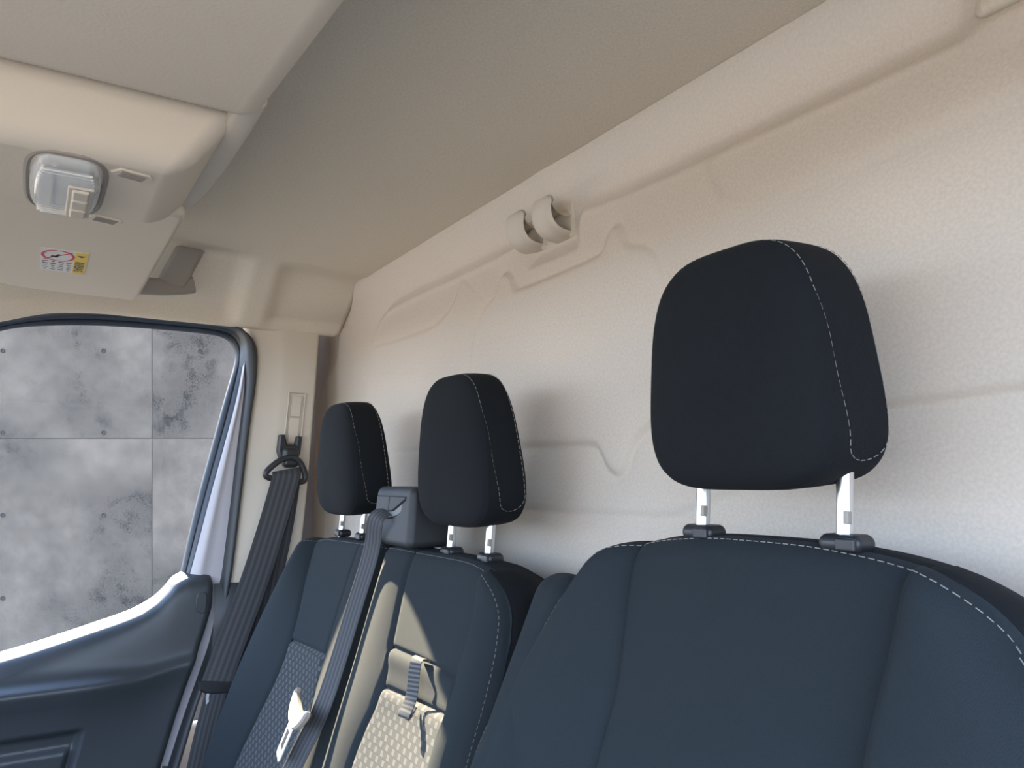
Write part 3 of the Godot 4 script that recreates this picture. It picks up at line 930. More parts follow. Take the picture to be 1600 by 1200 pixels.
func headrest(parent: Node3D, base: Vector3, w: float, hgt: float, thick: float, spread: float, post_low: float, guide_y: float, lean := 5.0, fwd := 0.0, taper := 1.0) -> void:
	# base: middle of the lower edge
	var nt := 120
	var hw := w / 2; var hh := hgt / 2
	var prof := [[0.0, 0.80], [0.2, 0.795], [0.4, 0.78], [0.58, 0.755], [0.72, 0.72], [0.83, 0.675], [0.90, 0.63], [0.945, 0.585], [0.97, 0.55], [0.982, 0.515], [0.988, 0.50], [0.998, 0.485], [1.008, 0.44], [1.016, 0.28], [1.018, 0.0], [1.014, -0.28], [1.004, -0.44], [0.990, -0.50], [0.978, -0.52], [0.955, -0.57], [0.88, -0.66], [0.75, -0.74], [0.5, -0.79], [0.25, -0.80], [0.0, -0.80]]
	var place := func(a: float, s: float, zr: float) -> Vector3:
		var c := cos(a); var d := sin(a)
		var pw := 2.0 / lerpf(3.5, 4.2, smoothstep(0.4, -0.4, d))
		var x := hw * signf(c) * pow(absf(c), pw); var y := hh * signf(d) * pow(absf(d), pw)
		x *= lerpf(1.02, 0.78, smoothstep(-0.8, 1.4, y / hh) * taper)
		var yy := y * s
		var z := zr * thick * (1.0 - 0.14 * yy / hh)
		return Vector3(x * s, yy + hh, z + fwd)
	var k := prof.size() - 1
	var f := func(u: float, v: float) -> Vector3:
		var q: Array = prof[clampi(roundi(v * k), 0, k)]
		return place.call(TAU * u - PI / 2, q[0], q[1])
	var h := put("headrest", sheet(nt, k, f, null, true), mats.headrest_fabric, parent)
	h.position = base
	h.rotation = Vector3(deg_to_rad(-lean), 0, 0)
	# stitching: front seam over the top, and round the end panel on each side
	for side in [1.0, -1.0]:
		var path := PackedVector3Array()
		for i in 61:
			var a := lerpf(PI / 2, -PI * 0.12, i / 60.0)
			var inward := smoothstep(PI * 0.12, -PI * 0.14, a)
			path.append(place.call(a, lerpf(1.004, 1.017, inward), lerpf(0.462, 0.20, inward)))
		for i in range(1, 24):
			var t := i / 24.0
			path.append(place.call(lerpf(-PI * 0.12, -PI * 0.10, t) - PI * 0.10 * sin(PI * t), 1.019, lerpf(-0.462, 0.20, 0.5 + 0.5 * cos(PI * t))))
		for i in 61:
			path.append(place.call(lerpf(-PI * 0.10, PI / 2, i / 60.0), 1.008, -0.462))
		if side < 0:
			for i in path.size():
				path[i].x = -path[i].x
		stuff(put("stitching", stitches(path, Vector3.ZERO, 0.0050, 0.0026, 0.0003), mats.thread, h))
	for s in [-1.0, 1.0]:
		var post := Soup.new()
		post.add(lathe(PackedVector2Array([Vector2(0.0, -post_low), Vector2(0.0066, -post_low), Vector2(0.0066, 0.03), Vector2(0.0, 0.03)]), 20), Transform3D())
		var po := put("post", build(post, 50.0), mats.chrome, h)
		po.position = Vector3(s * spread / 2, 0, 0)
		po.rotation.x = deg_to_rad(lean - 5.0)
		put("notch", build(moved(soft_box(Vector3(0.0045, 0.010, 0.006), 0.001), Transform3D(Basis(), Vector3(0.0046, -post_low * 0.42, 0.0035)))), mats.grey_plastic, h).transform = po.transform
	for s in [-1.0, 1.0]:
		var g := Node3D.new()
		var gm := soft_box(Vector3(0.037, 0.015, 0.027), 0.007, null, 4)
		gm.add(soft_box(Vector3(0.017, 0.010, 0.005), 0.002), Transform3D(Basis(), Vector3(0.008, 0.0, 0.0130)))
		var gi := put("headrest_guide", build(gm, 45.0), mats.black_plastic, parent)
		gi.position = Vector3(base.x + s * spread / 2, guide_y, base.z + 0.0015)
		g.free()

func make_bench() -> void:
	var ct := cos(bench_tilt)
	var t := thing("passenger_bench", "dark two-seat passenger bench with patterned inserts beside the door", "seat", Vector3(-1.25, 0, -0.40))
	var b := Back.new()
	b.o = Vector3(0, 1.08, -0.51) - t.position
	b.o.x = -t.position.x
	b.tilt = bench_tilt
	b.vb = -0.62
	b.valley = 3
	var vy := func(y: float) -> float: return (y - 1.08) / ct
	var left := [[0.40, -1.77], [0.60, -1.765], [0.78, -1.745], [0.88, -1.71], [0.98, -1.662], [1.03, -1.634], [1.05, -1.622]]
	var right := [[0.40, -0.82], [0.6, -0.818], [0.87, -0.812], [0.95, -0.806], [1.03, -0.811]]
	var s1 := [[0.40, -1.66], [0.642, -1.628], [0.733, -1.59], [0.82, -1.55], [0.89, -1.537], [0.94, -1.545], [1.005, -1.568], [1.08, -1.580]]
	var s2 := [[0.40, -1.25], [0.70, -1.30], [0.89, -1.34], [1.08, -1.338]]
	var s4 := [[0.40, -1.13], [0.79, -1.115], [0.835, -1.106], [0.90, -1.084], [0.953, -1.094], [1.04, -1.110], [1.08, -1.110]]
	var s5 := [[0.40, -0.89], [0.86, -0.880], [0.91, -0.872], [0.954, -0.867], [1.02, -0.864], [1.08, -0.878]]
	var mk := func(tb: Array) -> Callable: return func(v: float) -> float: return curve(tb, 1.08 + v * ct)
	b.cols = [mk.call(left), mk.call(s1), mk.call(s2), func(_v: float) -> float: return -1.222, mk.call(s4), mk.call(s5), mk.call(right)]
	b.kinds = [[0.030, "left"], [-0.004, "panel"], [0.006, "both"], [0.008, "both"], [-0.004, "panel"], [0.016, "right"]]
	var tops := [[-1.63, 1.045], [-1.622, 1.056], [-1.60, 1.074], [-1.55, 1.085], [-1.506, 1.088], [-1.356, 1.091], [-1.211, 1.093], [-1.0, 1.095], [-0.93, 1.093], [-0.88, 1.085], [-0.85, 1.074], [-0.828, 1.058], [-0.815, 1.036], [-0.811, 1.015]]
	b.top = func(x: float) -> float: return vy.call(curve(tops, x))
	var insert := func(x: float) -> float: return vy.call(lerpf(0.890, 0.898, clampf((x + 1.535) / 0.2, 0, 1)))
	var m1 := func(_x: float) -> float: return vy.call(0.9535)
	var m2 := func(x: float) -> float: return vy.call(lerpf(0.901, 0.909, clampf((x + 1.083) / 0.21, 0, 1)))
	b.hs = [[-1.54, -1.335, insert, 0.6], [-1.095, -0.866, m1, 1.2], [-1.09, -0.872, m2, 0.6]]
	back_piece(b, "side_bolster", t, mats.fabric, 0, 1, null, null)
	back_piece(b, "upper_panel", t, mats.fabric, 1, 2, insert, null)
	back_piece(b, "patterned_insert", t, mats.pattern_fabric, 1, 2, null, insert)
	back_piece(b, "side_bolster", t, mats.fabric, 2, 3, null, null)
	back_piece(b, "side_bolster", t, mats.fabric, 3, 4, null, null)
	back_piece(b, "upper_panel", t, mats.fabric, 4, 5, m1, null)
	back_piece(b, "middle_panel", t, mats.fabric, 4, 5, m2, m1, 26, 16)
	back_piece(b, "patterned_insert", t, mats.pattern_fabric, 4, 5, null, m2)
	back_piece(b, "side_bolster", t, mats.fabric, 5, 6, null, null)
	back_side(b, t, 0.115, mats.headrest_fabric)
	var ol := outline(b, 320)
	var path := PackedVector3Array()
	for i in range(0, 320):
		var p := ol[i]
		var tn := (ol[mini(i + 1, 319)] - ol[maxi(i - 1, 0)]).normalized()
		var q := p - Vector2(-tn.y, tn.x) * 0.007
		path.append(b.at(q.x, q.y, b.height(q.x, q.y) + 0.0006))
	stuff(put("stitching", stitches(path, Vector3.ZERO, 0.0042, 0.0032, 0.0005), mats.dark_thread, t))
	# seat cushions
	for x in [-1.455, -0.985]:
		var c := put("seat_cushion", rbox(Vector3(0.46, 0.16, 0.50), 0.05, null, 5, 4), mats.fabric, t)
		c.position = Vector3(x, 0.42, -0.06) - t.position
	put("seat_base", rbox(Vector3(0.94, 0.34, 0.46), 0.02), mats.black_plastic, t).position = Vector3(-1.22, 0.17, -0.08) - t.position
	# grey pull strap folded over the cross seam of the inner seat
	var n := Vector3(0, sin(bench_tilt), cos(bench_tilt))
	var sp := PackedVector3Array()
	for q in [[0.9545, -0.004], [0.958, 0.006], [0.953, 0.012], [0.935, 0.010], [0.912, 0.006], [0.895, 0.009], [0.888, 0.012], [0.884, 0.011], [0.887, 0.008], [0.9, 0.004]]:
		sp.append(b.at(lerpf(-0.981, -0.973, clampf((0.95 - q[0]) / 0.06, 0, 1)), vy.call(q[0]), q[1]))
	sp = rounded3(sp, 2)
	put("pull_strap", strap(sp, Vector3(1, -0.08, -0.28), 0.023, 0.0016, 22.0), mats.ribbed_webbing, t)
	# black box of the inner belt between the two headrests
	var bx := put("belt_box", rbox(Vector3(0.160, 0.095, 0.080), 0.012, func(q: Vector3) -> Vector3:
		var k := (q.y + 0.0475) / 0.095
		var dent_ := 0.010 * exp(-pow((q.x + 0.02) / 0.035, 2.0)) * smoothstep(0.2, 0.5, k) * smoothstep(0.02, 0.036, q.z)
		return Vector3(q.x * (1.0 - 0.08 * k), q.y, q.z - 0.010 * k * smoothstep(0.0, 0.04, q.z) - dent_ * 0.5), 5, 8), mats.box_plastic, t)
	bx.position = Vector3(-1.182, 1.1395, -0.540) - t.position
	var sl := put("belt_slot", build(extrude(rounded(PackedVector2Array([Vector2(-0.058, 0.010), Vector2(0.058, 0.010), Vector2(0.056, -0.004), Vector2(0.020, -0.020), Vector2(-0.045, -0.022), Vector2(-0.056, -0.012)]), 2, true), 0.006, 0.002)), mats.black_plastic, bx)
	sl.position = Vector3(-0.004, 0.016, 0.027)
	sl.rotation.x = -0.10
	for k in 2:
		var lid := put("slot_lid", build(extrude(PackedVector2Array([[Vector2(-0.057, 0.012), Vector2(-0.004, 0.012), Vector2(-0.004, -0.013), Vector2(-0.055, -0.013)], [Vector2(-0.002, 0.012), Vector2(0.057, 0.012), Vector2(0.056, 0.006), Vector2(0.012, -0.012), Vector2(-0.002, -0.013)]][k]), 0.006, 0.0015)), mats.box_plastic, bx)
		lid.position = Vector3(-0.004, 0.020, 0.0295)
		lid.rotation.x = -0.10
	for s in [0, 1]:
		headrest(t, Vector3([-1.464, -0.994][s], [1.133, 1.135][s], [-0.548, -0.551][s]) - t.position, 0.212, 0.216, [0.061, 0.056][s], 0.115, 0.055, 1.091, -4.0)

func strap(path: PackedVector3Array, side: Vector3, w: float, th: float, rep: float) -> ArrayMesh:
	# a flat band with thickness; texture u across, v along
	var n := path.size() - 1
	var ring := [Vector2(-0.5, 0.5), Vector2(-0.46, 1), Vector2(0.46, 1), Vector2(0.5, 0.5), Vector2(0.46, 0), Vector2(-0.46, 0), Vector2(-0.5, 0.5)]
	var cum := PackedFloat32Array([0.0])
	for i in n:
		cum.append(cum[i] + path[i].distance_to(path[i + 1]))
	return sheet(6, n, func(u: float, v: float) -> Vector3:
		var i := clampi(roundi(v * n), 0, n)
		var t := (path[mini(i + 1, n)] - path[maxi(i - 1, 0)]).normalized()
		var sx := (side - t * side.dot(t)).normalized()
		var nm := t.cross(sx)
		var q: Vector2 = ring[clampi(roundi(u * 6), 0, 6)]
		return path[i] + sx * q.x * w - nm * (q.y - 0.5) * th, func(u: float, v: float, _p: Vector3) -> Vector2:
		var i := clampi(roundi(v * n), 0, n)
		return Vector2(ring[clampi(roundi(u * 6), 0, 6)].x + 0.5, cum[i] * rep), true)

func make_driver_seat() -> void:
	var ct := cos(bench_tilt)
	var t := thing("driver_seat", "large dark driver seat nearest the camera with plain panels", "seat", Vector3(-0.455, 0, -0.40))
	var b := Back.new()
	b.o = Vector3(0, 1.123, -0.517) - t.position
	b.o.x = 0.0
	b.tilt = bench_tilt
	b.vb = -0.66
	b.rim = 0.05
	var vy := func(y: float) -> float: return (y - 1.123) / ct
	var half := [[0.45, 0.30], [0.7, 0.325], [0.84, 0.328], [0.91, 0.318], [0.965, 0.292], [0.995, 0.274], [1.04, 0.249], [1.071, 0.231], [1.09, 0.219], [1.10, 0.213]]
	var seam := [[0.45, 0.15], [0.80, 0.139], [0.93, 0.1400], [0.98, 0.1345], [1.01, 0.1335], [1.05, 0.138], [1.10, 0.145], [1.16, 0.147]]
	b.cols = [func(v: float) -> float: return -curve(half, 1.123 + v * ct), func(v: float) -> float: return -curve(seam, 1.123 + v * ct), func(v: float) -> float: return curve(seam, 1.123 + v * ct), func(v: float) -> float: return curve(half, 1.123 + v * ct)]
	b.kinds = [[0.030, "left"], [0.004, "panel"], [0.024, "right"]]
	var tops := [[0.0, 1.1545], [0.05, 1.154], [0.086, 1.1515], [0.117, 1.148], [0.145, 1.1425], [0.17, 1.134], [0.19, 1.1235], [0.203, 1.112], [0.211, 1.101], [0.213, 1.096]]
	b.top = func(x: float) -> float: return vy.call(curve(tops, absf(x)))
	back_piece(b, "side_bolster", t, mats.fabric, 0, 1, null, null, 40, 80)
	back_piece(b, "centre_panel", t, mats.fabric, 1, 2, null, null, 40, 80)
	back_piece(b, "side_bolster", t, mats.fabric, 2, 3, null, null, 40, 80)
	back_side(b, t, 0.115, mats.headrest_fabric)
	var ol := outline(b, 320)
	var path := PackedVector3Array()
	for i in range(60, 260):
		var p := ol[i]
		var tn := (ol[mini(i + 1, 319)] - ol[maxi(i - 1, 0)]).normalized()
		var q := p - Vector2(-tn.y, tn.x) * 0.006
		path.append(b.at(q.x, q.y, b.height(q.x, q.y) + 0.0006))
	stuff(put("stitching", stitches(path, Vector3.ZERO, 0.0050, 0.0026, 0.00034), mats.thread, t))
	put("seat_cushion", rbox(Vector3(0.52, 0.16, 0.52), 0.055, null, 5, 4), mats.fabric, t).position = Vector3(-0.455, 0.45, -0.02) - t.position
	put("seat_base", rbox(Vector3(0.44, 0.37, 0.44), 0.03), mats.black_plastic, t).position = Vector3(-0.455, 0.185, -0.04) - t.position
	headrest(t, Vector3(-0.453, 1.194, -0.545) - t.position, 0.193, 0.206, 0.070, 0.150, 0.058, 1.150, -4.0, 0.003, 0.62)
	# armrest folded up beside the backrest
	var arm := put("armrest", rbox(Vector3(0.082, 0.46, 0.10), 0.034, null, 6, 3), mats.fabric, t)
	arm.position = Vector3(-0.715, 0.876, -0.451) - t.position
	arm.rotation = Vector3(deg_to_rad(-25), 0, deg_to_rad(0))

# ------------------------------------------------------------------ overhead
func make_overhead() -> void:
	var sh := thing("overhead_shelf", "large beige overhead shelf panel above the driver's place", "shelf", Vector3(-0.4, 1.62, 0.2))
	put("shelf_panel", rbox(Vector3(0.92, 0.075, 0.86), 0.03, func(p: Vector3) -> Vector3:
		return Vector3(p.x, p.y - 0.006 * (1.0 - pow(p.x / 0.46, 2.0)), p.z - 0.034 * (p.x + 0.46) / 0.92 * smoothstep(0.0, -0.3, p.z)), 6, 6), mats.shelf_plastic, sh).position = Vector3(0.030, 0.0, 0.04)
	put("shelf_tray", rbox(Vector3(1.02, 0.04, 0.7), 0.015, null, 3, 2), mats.shelf_plastic, sh).position = Vector3(-0.94, 0.02, 0.30)
	var rail := PackedVector3Array([Vector3(-0.80, 1.603, -0.176), Vector3(-0.90, 1.592, -0.172), Vector3(-1.05, 1.588, -0.166), Vector3(-1.13, 1.588, -0.158), Vector3(-1.155, 1.588, -0.135), Vector3(-1.160, 1.588, -0.07), Vector3(-1.150, 1.588, 0.2)])
	for i in rail.size():
		rail[i] -= sh.position
	put("shelf_rail", build(sweep(rounded3(rail, 2), ring2(0.012, 0.015, 16, 3.0), Vector3(0, 1, 0)), 50.0), mats.beige_plastic, sh)
	# console with the map light
	var co := thing("overhead_console", "beige roof console holding the clear map light", "console", Vector3(-0.99, 1.56, 0.09))
	put("console_body", rbox(Vector3(0.30, 0.084, 0.50), 0.022, func(p: Vector3) -> Vector3:
		var k := clampf((0.025 - p.y) / 0.066, 0, 1)      # 0 at the top, 1 underneath
		var x := p.x; var z := p.z
		x -= 0.025 * k * smoothstep(0.0, 0.15, x)
		x += 0.05 * k * smoothstep(0.0, -0.15, x)
		z += 0.048 * k * smoothstep(0.0, -0.23, z)
		return Vector3(x, p.y, z), 6, 6), mats.shelf_plastic, co).position = Vector3(-0.004, 0.013, -0.012)
	var light := Node3D.new()
	light.name = "map_light"
	co.add_child(light, true)
	light.position = Vector3(-0.982, 1.5335, -0.014) - co.position
	put("light_bezel", build(sweep_ring(0.097, 0.038, 0.004)), mats.grey_plastic, light)
	put("reflector", build(moved(extrude(ring2(0.092, 0.034, 40, 4.0), 0.004, 0.001), Transform3D(Basis(Vector3(1, 0, 0), Vector3(0, 0, 1), Vector3(0, -1, 0)), Vector3(0, 0.003, 0)))), mats.white_plastic, light)
	put("lens", rbox(Vector3(0.186, 0.024, 0.070), 0.0115, func(p: Vector3) -> Vector3:
		var k := 1.0 - 0.30 * pow(absf(p.x) / 0.093, 3.0)
		return Vector3(p.x, p.y - 0.004 * (1.0 - pow(p.x / 0.093, 2.0)), p.z * k), 5, 6), mats.lens, light)
	for i in 18:
		var x := -0.075 + 0.0088 * i
		if x > -0.068 and x < 0.012:
			put("lens_rib", rbox(Vector3(0.0016, 0.003, 0.030), 0.0007, null, 1), mats.white_plastic, light).position = Vector3(x, -0.0138, 0.012)
		else:
			put("lens_rib", rbox(Vector3(0.0016, 0.003, 0.060 * (1.0 - 0.34 * pow(absf(x) / 0.093, 2.0))), 0.0007, null, 1), mats.white_plastic, light).position = Vector3(x, -0.0128, 0.0)
	put("lens_divider", rbox(Vector3(0.172, 0.004, 0.005), 0.0015, func(q: Vector3) -> Vector3: return Vector3(q.x, q.y - 0.004 * (1.0 - pow(q.x / 0.093, 2.0)), q.z), 2, 8), mats.beige_plastic, light).position = Vector3(0, -0.0098, 0.012)
	put("switch_panel", rbox(Vector3(0.105, 0.006, 0.026), 0.002), mats.beige_plastic, light).position = Vector3(-0.012, -0.0146, -0.015)
	for k in 3:
		put("switch", rbox(Vector3(0.028, 0.007, 0.017), 0.0025), mats.beige_plastic, light).position = Vector3(0.022 - 0.034 * k, -0.0172, -0.015)
	for q in [[-0.906, -0.075, 0.0], [-1.085, -0.062, 0.0]]:
		var gr := Node3D.new()
		gr.name = numbered("microphone_grille", co)
		co.add_child(gr, true)
		gr.position = Vector3(q[0], 1.5305, q[1]) - co.position
		gr.rotation.y = 0.25
		put("grille_plate", build(moved(extrude(PackedVector2Array([Vector2(-0.011, -0.017), Vector2(0.004, -0.021), Vector2(0.011, -0.015), Vector2(0.011, 0.015), Vector2(-0.004, 0.021), Vector2(-0.011, 0.017)]), 0.003, 0.001), Transform3D(Basis(Vector3(1, 0, 0), Vector3(0, 0, 1), Vector3(0, -1, 0)), Vector3(0, 0.0015, 0)))), mats.shelf_plastic, gr)
		for i in 4:
			put("slot", rbox(Vector3(0.0022, 0.002, 0.026), 0.0008, null, 1), mats.grey_plastic, gr).position = Vector3(-0.0072 + 0.0048 * i, -0.0016, 0)
	# sun visor with its warning label
	var vi := thing("sun_visor", "beige passenger sun visor folded up with a warning label", "sun visor", Vector3(-1.42, 1.572, 0.0))
	var shape := PackedVector2Array([Vector2(0.27, -0.163), Vector2(0.292, -0.163), Vector2(0.308, -0.158), Vector2(0.308, -0.13), Vector2(0.308, 0.13), Vector2(0.30, 0.15), Vector2(-0.20, 0.15), Vector2(-0.262, 0.08), Vector2(-0.288, 0.02), Vector2(-0.290, -0.13), Vector2(-0.290, -0.158), Vector2(-0.265, -0.165), Vector2(-0.22, -0.165)])
	var rs := PackedVector2Array()
	var raw := rounded(shape, 3, true)
	for p in raw:
		rs.append(p)
	put("visor_board", build(moved(extrude(rs, 0.022, 0.007), Transform3D(Basis(Vector3(1, 0, 0), Vector3(0, 0, 1), Vector3(0, -1, 0)), Vector3(0, 0.010, 0))), 60.0), mats.visor_plastic_lit, vi)
	put("pivot_arm", build(sweep(rounded3(PackedVector3Array([Vector3(0.27, 0.004, -0.12), Vector3(0.33, 0.006, -0.12), Vector3(0.345, 0.018, -0.12), Vector3(0.345, 0.04, -0.11)]), 2), ring2(0.008, 0.008, 12), Vector3(0, 0, 1)), 50.0), mats.grey_plastic, vi)
	var lab := put("warning_label", build(box_at(Vector3(-0.075, -0.0004, -0.0335), Vector3(0.075, 0.0004, 0.0335), 0.0002)), mats.white_plastic, vi)
	lab.position = Vector3(-1.455, 1.5598, -0.0265) - vi.position
	lab.set_meta("label", "white and yellow airbag warning label")
	var yel := mat("label_yellow", Color8(236, 200, 72), 0.5)
	var red := mat("label_red", Color8(205, 60, 70), 0.5)
	var ink := mat("label_ink", Color8(60, 62, 70), 0.5)
	put("warning_stripe", build(box_at(Vector3(-0.074, -0.0008, -0.033), Vector3(0.074, -0.0002, -0.0145), 0.0002)), yel, lab)
	put("warning_ring", build(sweep(ring_path(0.033, 0.022, Vector3(0.036, -0.0006, 0.009)), ring2(0.0022, 0.0003, 6), Vector3(0, 0, 1), true), 50.0), red, lab)
	put("warning_slash", build(moved(box_at(Vector3(-0.034, -0.0008, -0.0015), Vector3(0.034, -0.0003, 0.0015), 0.0002), Transform3D(Basis(Vector3.UP, 0.6), Vector3(0.036, 0, 0.009)))), red, lab)
	var marks := Soup.new()
	var rng := RandomNumberGenerator.new()
	rng.seed = 5
	for i in 5:      # rows of tiny pictogram strokes
		for k in 4:
			var px := -0.006 - 0.0135 * i; var pz := -0.008 + 0.0115 * k
			marks.add(box_raw(Vector3(rng.randf_range(0.001, 0.004), 0.0004, rng.randf_range(0.003, 0.009))), Transform3D(Basis(Vector3.UP, rng.randf_range(-0.5, 0.5)), Vector3(px, -0.0006, pz)))
	marks.add(box_raw(Vector3(0.016, 0.0004, 0.004)), Transform3D(Basis(Vector3.UP, 0.3), Vector3(0.038, -0.0006, 0.010)))
	marks.add(box_raw(Vector3(0.010, 0.0004, 0.010)), Transform3D(Basis(Vector3.UP, 0.1), Vector3(0.030, -0.0006, 0.014)))
	stuff(put("pictogram", build(marks), ink, lab))
	var tm := TextMesh.new()
	tm.text = "AIRBAG"
	tm.font = SystemFont.new()
	tm.font_size = 32
	tm.pixel_size = 0.00062
	tm.depth = 0.0004
	var tx := put("lettering", tm, ink, lab)
	tx.transform = Transform3D(Basis(Vector3(-1, 0, 0), Vector3(0, 0, -1), Vector3(0, -1, 0)), Vector3(-0.022, -0.0009, -0.0238))
	put("warning_triangle", build(moved(extrude(PackedVector2Array([Vector2(0.042, 0), Vector2(0.054, -0.006), Vector2(0.054, 0.006)]), 0.0004), Transform3D(Basis(Vector3(1, 0, 0), Vector3(0, 0, 1), Vector3(0, -1, 0)), Vector3(0, -0.0007, -0.0238)))), ink, lab)
	# grab handle above the door
	var gh := thing("grab_handle", "grey grab handle above the passenger door beside the visor", "handle", Vector3(-1.81, 1.66, -0.25))
	put("mount", rbox(Vector3(0.03, 0.115, 0.062), 0.010, func(p: Vector3) -> Vector3: return Vector3(p.x - p.y * 0.12, p.y, p.z - p.y * 0.42), 4, 3), mats.grey_plastic, gh).position = Vector3(0.0, 0.016, -0.010)
	var gp := PackedVector3Array([Vector3(0.0, -0.028, -0.035), Vector3(0.006, -0.038, 0.0), Vector3(0.012, -0.046, 0.05), Vector3(0.015, -0.048, 0.14), Vector3(0.012, -0.04, 0.26), Vector3(0.0, 0.0, 0.33)])
	put("grip", build(sweep(rounded3(gp, 2), ring2(0.019, 0.013, 14, 3.0), Vector3(0, 1, 0)), 50.0), mats.grey_plastic, gh)

func sweep_ring(rx: float, rz: float, r: float) -> Soup:
	var path := PackedVector3Array()
	for p in ring2(rx, rz, 48, 4.0):
		path.append(Vector3(p.x, 0, p.y))
	return sweep(path, ring2(r, r, 8), Vector3.UP, true)

func ring_path(rx: float, rz: float, c: Vector3) -> PackedVector3Array:
	var path := PackedVector3Array()
	for k in 32:
		path.append(c + Vector3(rx * cos(TAU * k / 32), 0, rz * sin(TAU * k / 32)))
	return path

# ------------------------------------------------------------------ coat hooks
func make_hooks() -> void:
	var prof := rounded(PackedVector2Array([Vector2(-0.012, 0.022), Vector2(0.0, 0.017), Vector2(0.014, 0.007), Vector2(0.030, 0.010), Vector2(0.036, 0.019), Vector2(0.031, 0.026), Vector2(0.040, 0.033), Vector2(0.050, 0.026), Vector2(0.054, 0.008), Vector2(0.050, -0.012), Vector2(0.036, -0.028), Vector2(0.012, -0.033), Vector2(-0.012, -0.030)]), 2, true)
	var names := ["small beige coat hook on the felt bulkhead, the one farther from the driver seat", "small beige coat hook on the felt bulkhead, the one nearer the driver seat"]
	for i in 2:
		var h := thing("coat_hook", names[i], "hook", Vector3([-1.035, -0.957][i], 1.606, -0.697), "coat hooks on the bulkhead")
		var s := extrude(prof, 0.050, 0.009)
		put("hook", build(moved(s, Transform3D(Basis(Vector3(0, 0, 1), Vector3(0, 1, 0), Vector3(-1, 0, 0)), Vector3(0.025, 0, 0))), 60.0), mats.beige_plastic, h)
		put("base_plate", rbox(Vector3(0.056, 0.060, 0.016), 0.007), mats.beige_plastic, h).position = Vector3(0.002, -0.002, -0.002)
	# soft fixing at the top right of the bulkhead
	var c := thing("fixing_cover", "round felt-coloured fixing cover at the bulkhead's upper right", "cover", Vector3(-0.293, 1.615, -0.675))
	put("cap", rbox(Vector3(0.044, 0.044, 0.02), 0.0095, func(q: Vector3) -> Vector3: return Vector3(q.x, q.y, q.z * (1.0 - 0.5 * smoothstep(0.008, 0.022, absf(q.x))) - q.y * 0.25), 5, 3), mats.headliner, c)
	put("clip", rbox(Vector3(0.006, 0.02, 0.012), 0.002), mats.grey_plastic, c).position = Vector3(0.022, -0.012, 0.008)

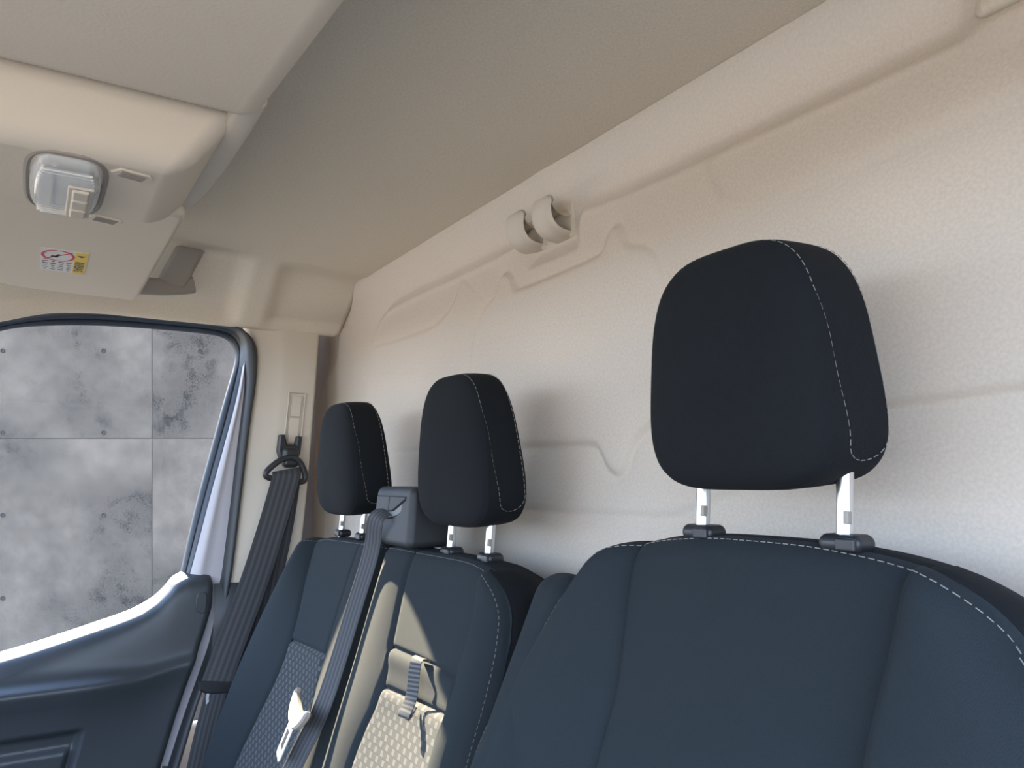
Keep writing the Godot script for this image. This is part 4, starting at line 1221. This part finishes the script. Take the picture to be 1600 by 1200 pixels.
# ------------------------------------------------------------------ belts
func make_belts() -> void:
	# belt by the door
	var t := thing("seat_belt", "black seat belt hanging from the door pillar", "seat belt", Vector3(-1.885, 1.2, -0.53))
	var toz := Basis(Vector3(0, 0, -1), Vector3(0, 1, 0), Vector3(1, 0, 0))
	var p := PackedVector2Array([Vector2(0.520, 1.308), Vector2(0.534, 1.309), Vector2(0.539, 1.285), Vector2(0.560, 1.285), Vector2(0.564, 1.306), Vector2(0.577, 1.305), Vector2(0.573, 1.262), Vector2(0.564, 1.244), Vector2(0.524, 1.246), Vector2(0.517, 1.268)])
	var ad := put("height_adjuster", build(extrude(p, 0.022, 0.004), 30.0), mats.black_plastic, t)
	ad.transform = Transform3D(toz, Vector3(-1.936, 0, 0) - t.position)
	var bolt := put("anchor_cap", rbox(Vector3(0.026, 0.050, 0.040), 0.011, null, 4), mats.black_plastic, t)
	bolt.position = Vector3(-1.905, 1.252, -0.545) - t.position
	var ring := PackedVector3Array()
	for q in rounded(PackedVector2Array([Vector2(0.525, 1.252), Vector2(0.562, 1.250), Vector2(0.582, 1.210), Vector2(0.578, 1.190), Vector2(0.530, 1.196), Vector2(0.484, 1.202), Vector2(0.483, 1.218)]), 2, true):
		ring.append(Vector3(-1.893, q.y, -q.x) - t.position)
	put("belt_guide", build(sweep(ring, ring2(0.007, 0.0075, 10), Vector3(1, 0, 0), true), 60.0), mats.black_plastic, t)
	var w := PackedVector3Array()
	for q in [[-1.897, 1.222, -0.533], [-1.884, 1.212, -0.532], [-1.882, 1.19, -0.527], [-1.884, 1.08, -0.500], [-1.885, 0.95, -0.463], [-1.884, 0.83, -0.420], [-1.880, 0.735, -0.388]]:
		w.append(Vector3(q[0], q[1], q[2]) - t.position)
	put("webbing", strap(rounded3(w, 2), Vector3(0.06, 0.33, -1), 0.066, 0.0016, 22.0), mats.webbing, t)
	var w2 := PackedVector3Array()
	for q in [[-1.90, 1.218, -0.545], [-1.915, 1.19, -0.548], [-1.918, 1.08, -0.535], [-1.915, 0.95, -0.510], [-1.90, 0.70, -0.47], [-1.88, 0.3, -0.42]]:
		w2.append(Vector3(q[0], q[1], q[2]) - t.position)
	put("webbing", strap(rounded3(w2, 2), Vector3(0.0, 0.12, -1), 0.054, 0.0016, 22.0), mats.webbing, t)
	var tp := PackedVector2Array([Vector2(0.350, 0.752), Vector2(0.352, 0.734), Vector2(0.366, 0.724), Vector2(0.405, 0.718), Vector2(0.424, 0.722), Vector2(0.430, 0.735), Vector2(0.424, 0.742)])
	var tg := put("tongue", build(extrude(tp, 0.014, 0.004), 30.0), mats.black_plastic, t)
	tg.transform = Transform3D(toz, Vector3(-1.885, 0, 0) - t.position)
	var lp := PackedVector3Array()
	for q in rounded(PackedVector2Array([Vector2(0.369, 0.735), Vector2(0.372, 0.684), Vector2(0.400, 0.679), Vector2(0.401, 0.730)]), 2, true):
		lp.append(Vector3(-1.876, q.y, -q.x) - t.position)
	put("latch_plate", build(sweep(lp, PackedVector2Array([Vector2(-0.0016, -0.003), Vector2(0.0016, -0.003), Vector2(0.0016, 0.003), Vector2(-0.0016, 0.003)]), Vector3(1, 0, 0), true), 30.0), mats.steel, t)
	var w3 := PackedVector3Array()
	for q in [[-1.876, 0.74, -0.392], [-1.87, 0.6, -0.36], [-1.865, 0.40, -0.33], [-1.86, 0.25, -0.31]]:
		w3.append(Vector3(q[0], q[1], q[2]) - t.position)
	put("webbing", strap(rounded3(w3, 2), Vector3(0.05, 0.2, -1), 0.048, 0.0016, 22.0), mats.webbing, t)
	# belt of the inner seat, out of the box between the headrests
	var c := thing("seat_belt", "grey seat belt running down the bench from the black box", "seat belt", Vector3(-1.228, 1.1, -0.47))
	var ct := cos(bench_tilt); var st := sin(bench_tilt)
	var on := func(x: float, y: float, off: float) -> Vector3:
		var v := (y - 1.08) / ct
		return Vector3(x, y + off * st, -0.51 - v * st + off * ct) - c.position
	var cw := PackedVector3Array([Vector3(-1.195, 1.148, -0.516) - c.position, Vector3(-1.199, 1.143, -0.494) - c.position, Vector3(-1.206, 1.128, -0.486) - c.position, on.call(-1.222, 1.08, 0.019), on.call(-1.228, 1.0, 0.018), on.call(-1.228, 0.92, 0.018), on.call(-1.229, 0.83, 0.020), on.call(-1.250, 0.76, 0.028), on.call(-1.275, 0.66, 0.034), on.call(-1.30, 0.5, 0.045)])
	put("webbing", strap(rounded3(cw, 2), Vector3(0.90, -0.125, -0.41), 0.036, 0.0016, 22.0), mats.webbing, c)
	var ang := 0.28
	var place := Transform3D(Basis(Vector3(1, 0, 0), -bench_tilt) * Basis(Vector3(0, 0, 1), -ang) * Basis(Vector3(0, 1, 0), -0.08), on.call(-1.245, 0.826, 0.046))
	var ton := put("tongue", build(extrude(rounded(PackedVector2Array([Vector2(-0.042, 0.018), Vector2(-0.030, 0.008), Vector2(0.028, 0.006), Vector2(0.052, 0.026), Vector2(0.058, 0.018), Vector2(0.040, -0.012), Vector2(0.018, -0.026), Vector2(-0.022, -0.026), Vector2(-0.040, -0.006)]), 1, true), 0.012, 0.003), 30.0), mats.grey_plastic, c)
	ton.transform = place
	var fr := extrude(PackedVector2Array([Vector2(-0.017, -0.022), Vector2(0.015, -0.022), Vector2(0.015, -0.078), Vector2(0.011, -0.083), Vector2(-0.013, -0.083), Vector2(-0.017, -0.078)]), 0.003, 0.001)
	var lpn := put("latch_plate", build(fr, 30.0), mats.steel, c)
	lpn.transform = place * Transform3D(Basis(), Vector3(0, 0, 0.004))
	var slot := put("latch_slot", build(extrude(PackedVector2Array([Vector2(-0.008, -0.036), Vector2(0.006, -0.036), Vector2(0.006, -0.066), Vector2(-0.008, -0.066)]), 0.0008, 0.0)), mats.black_plastic, c)
	slot.transform = place * Transform3D(Basis(), Vector3(0, 0, 0.0065))
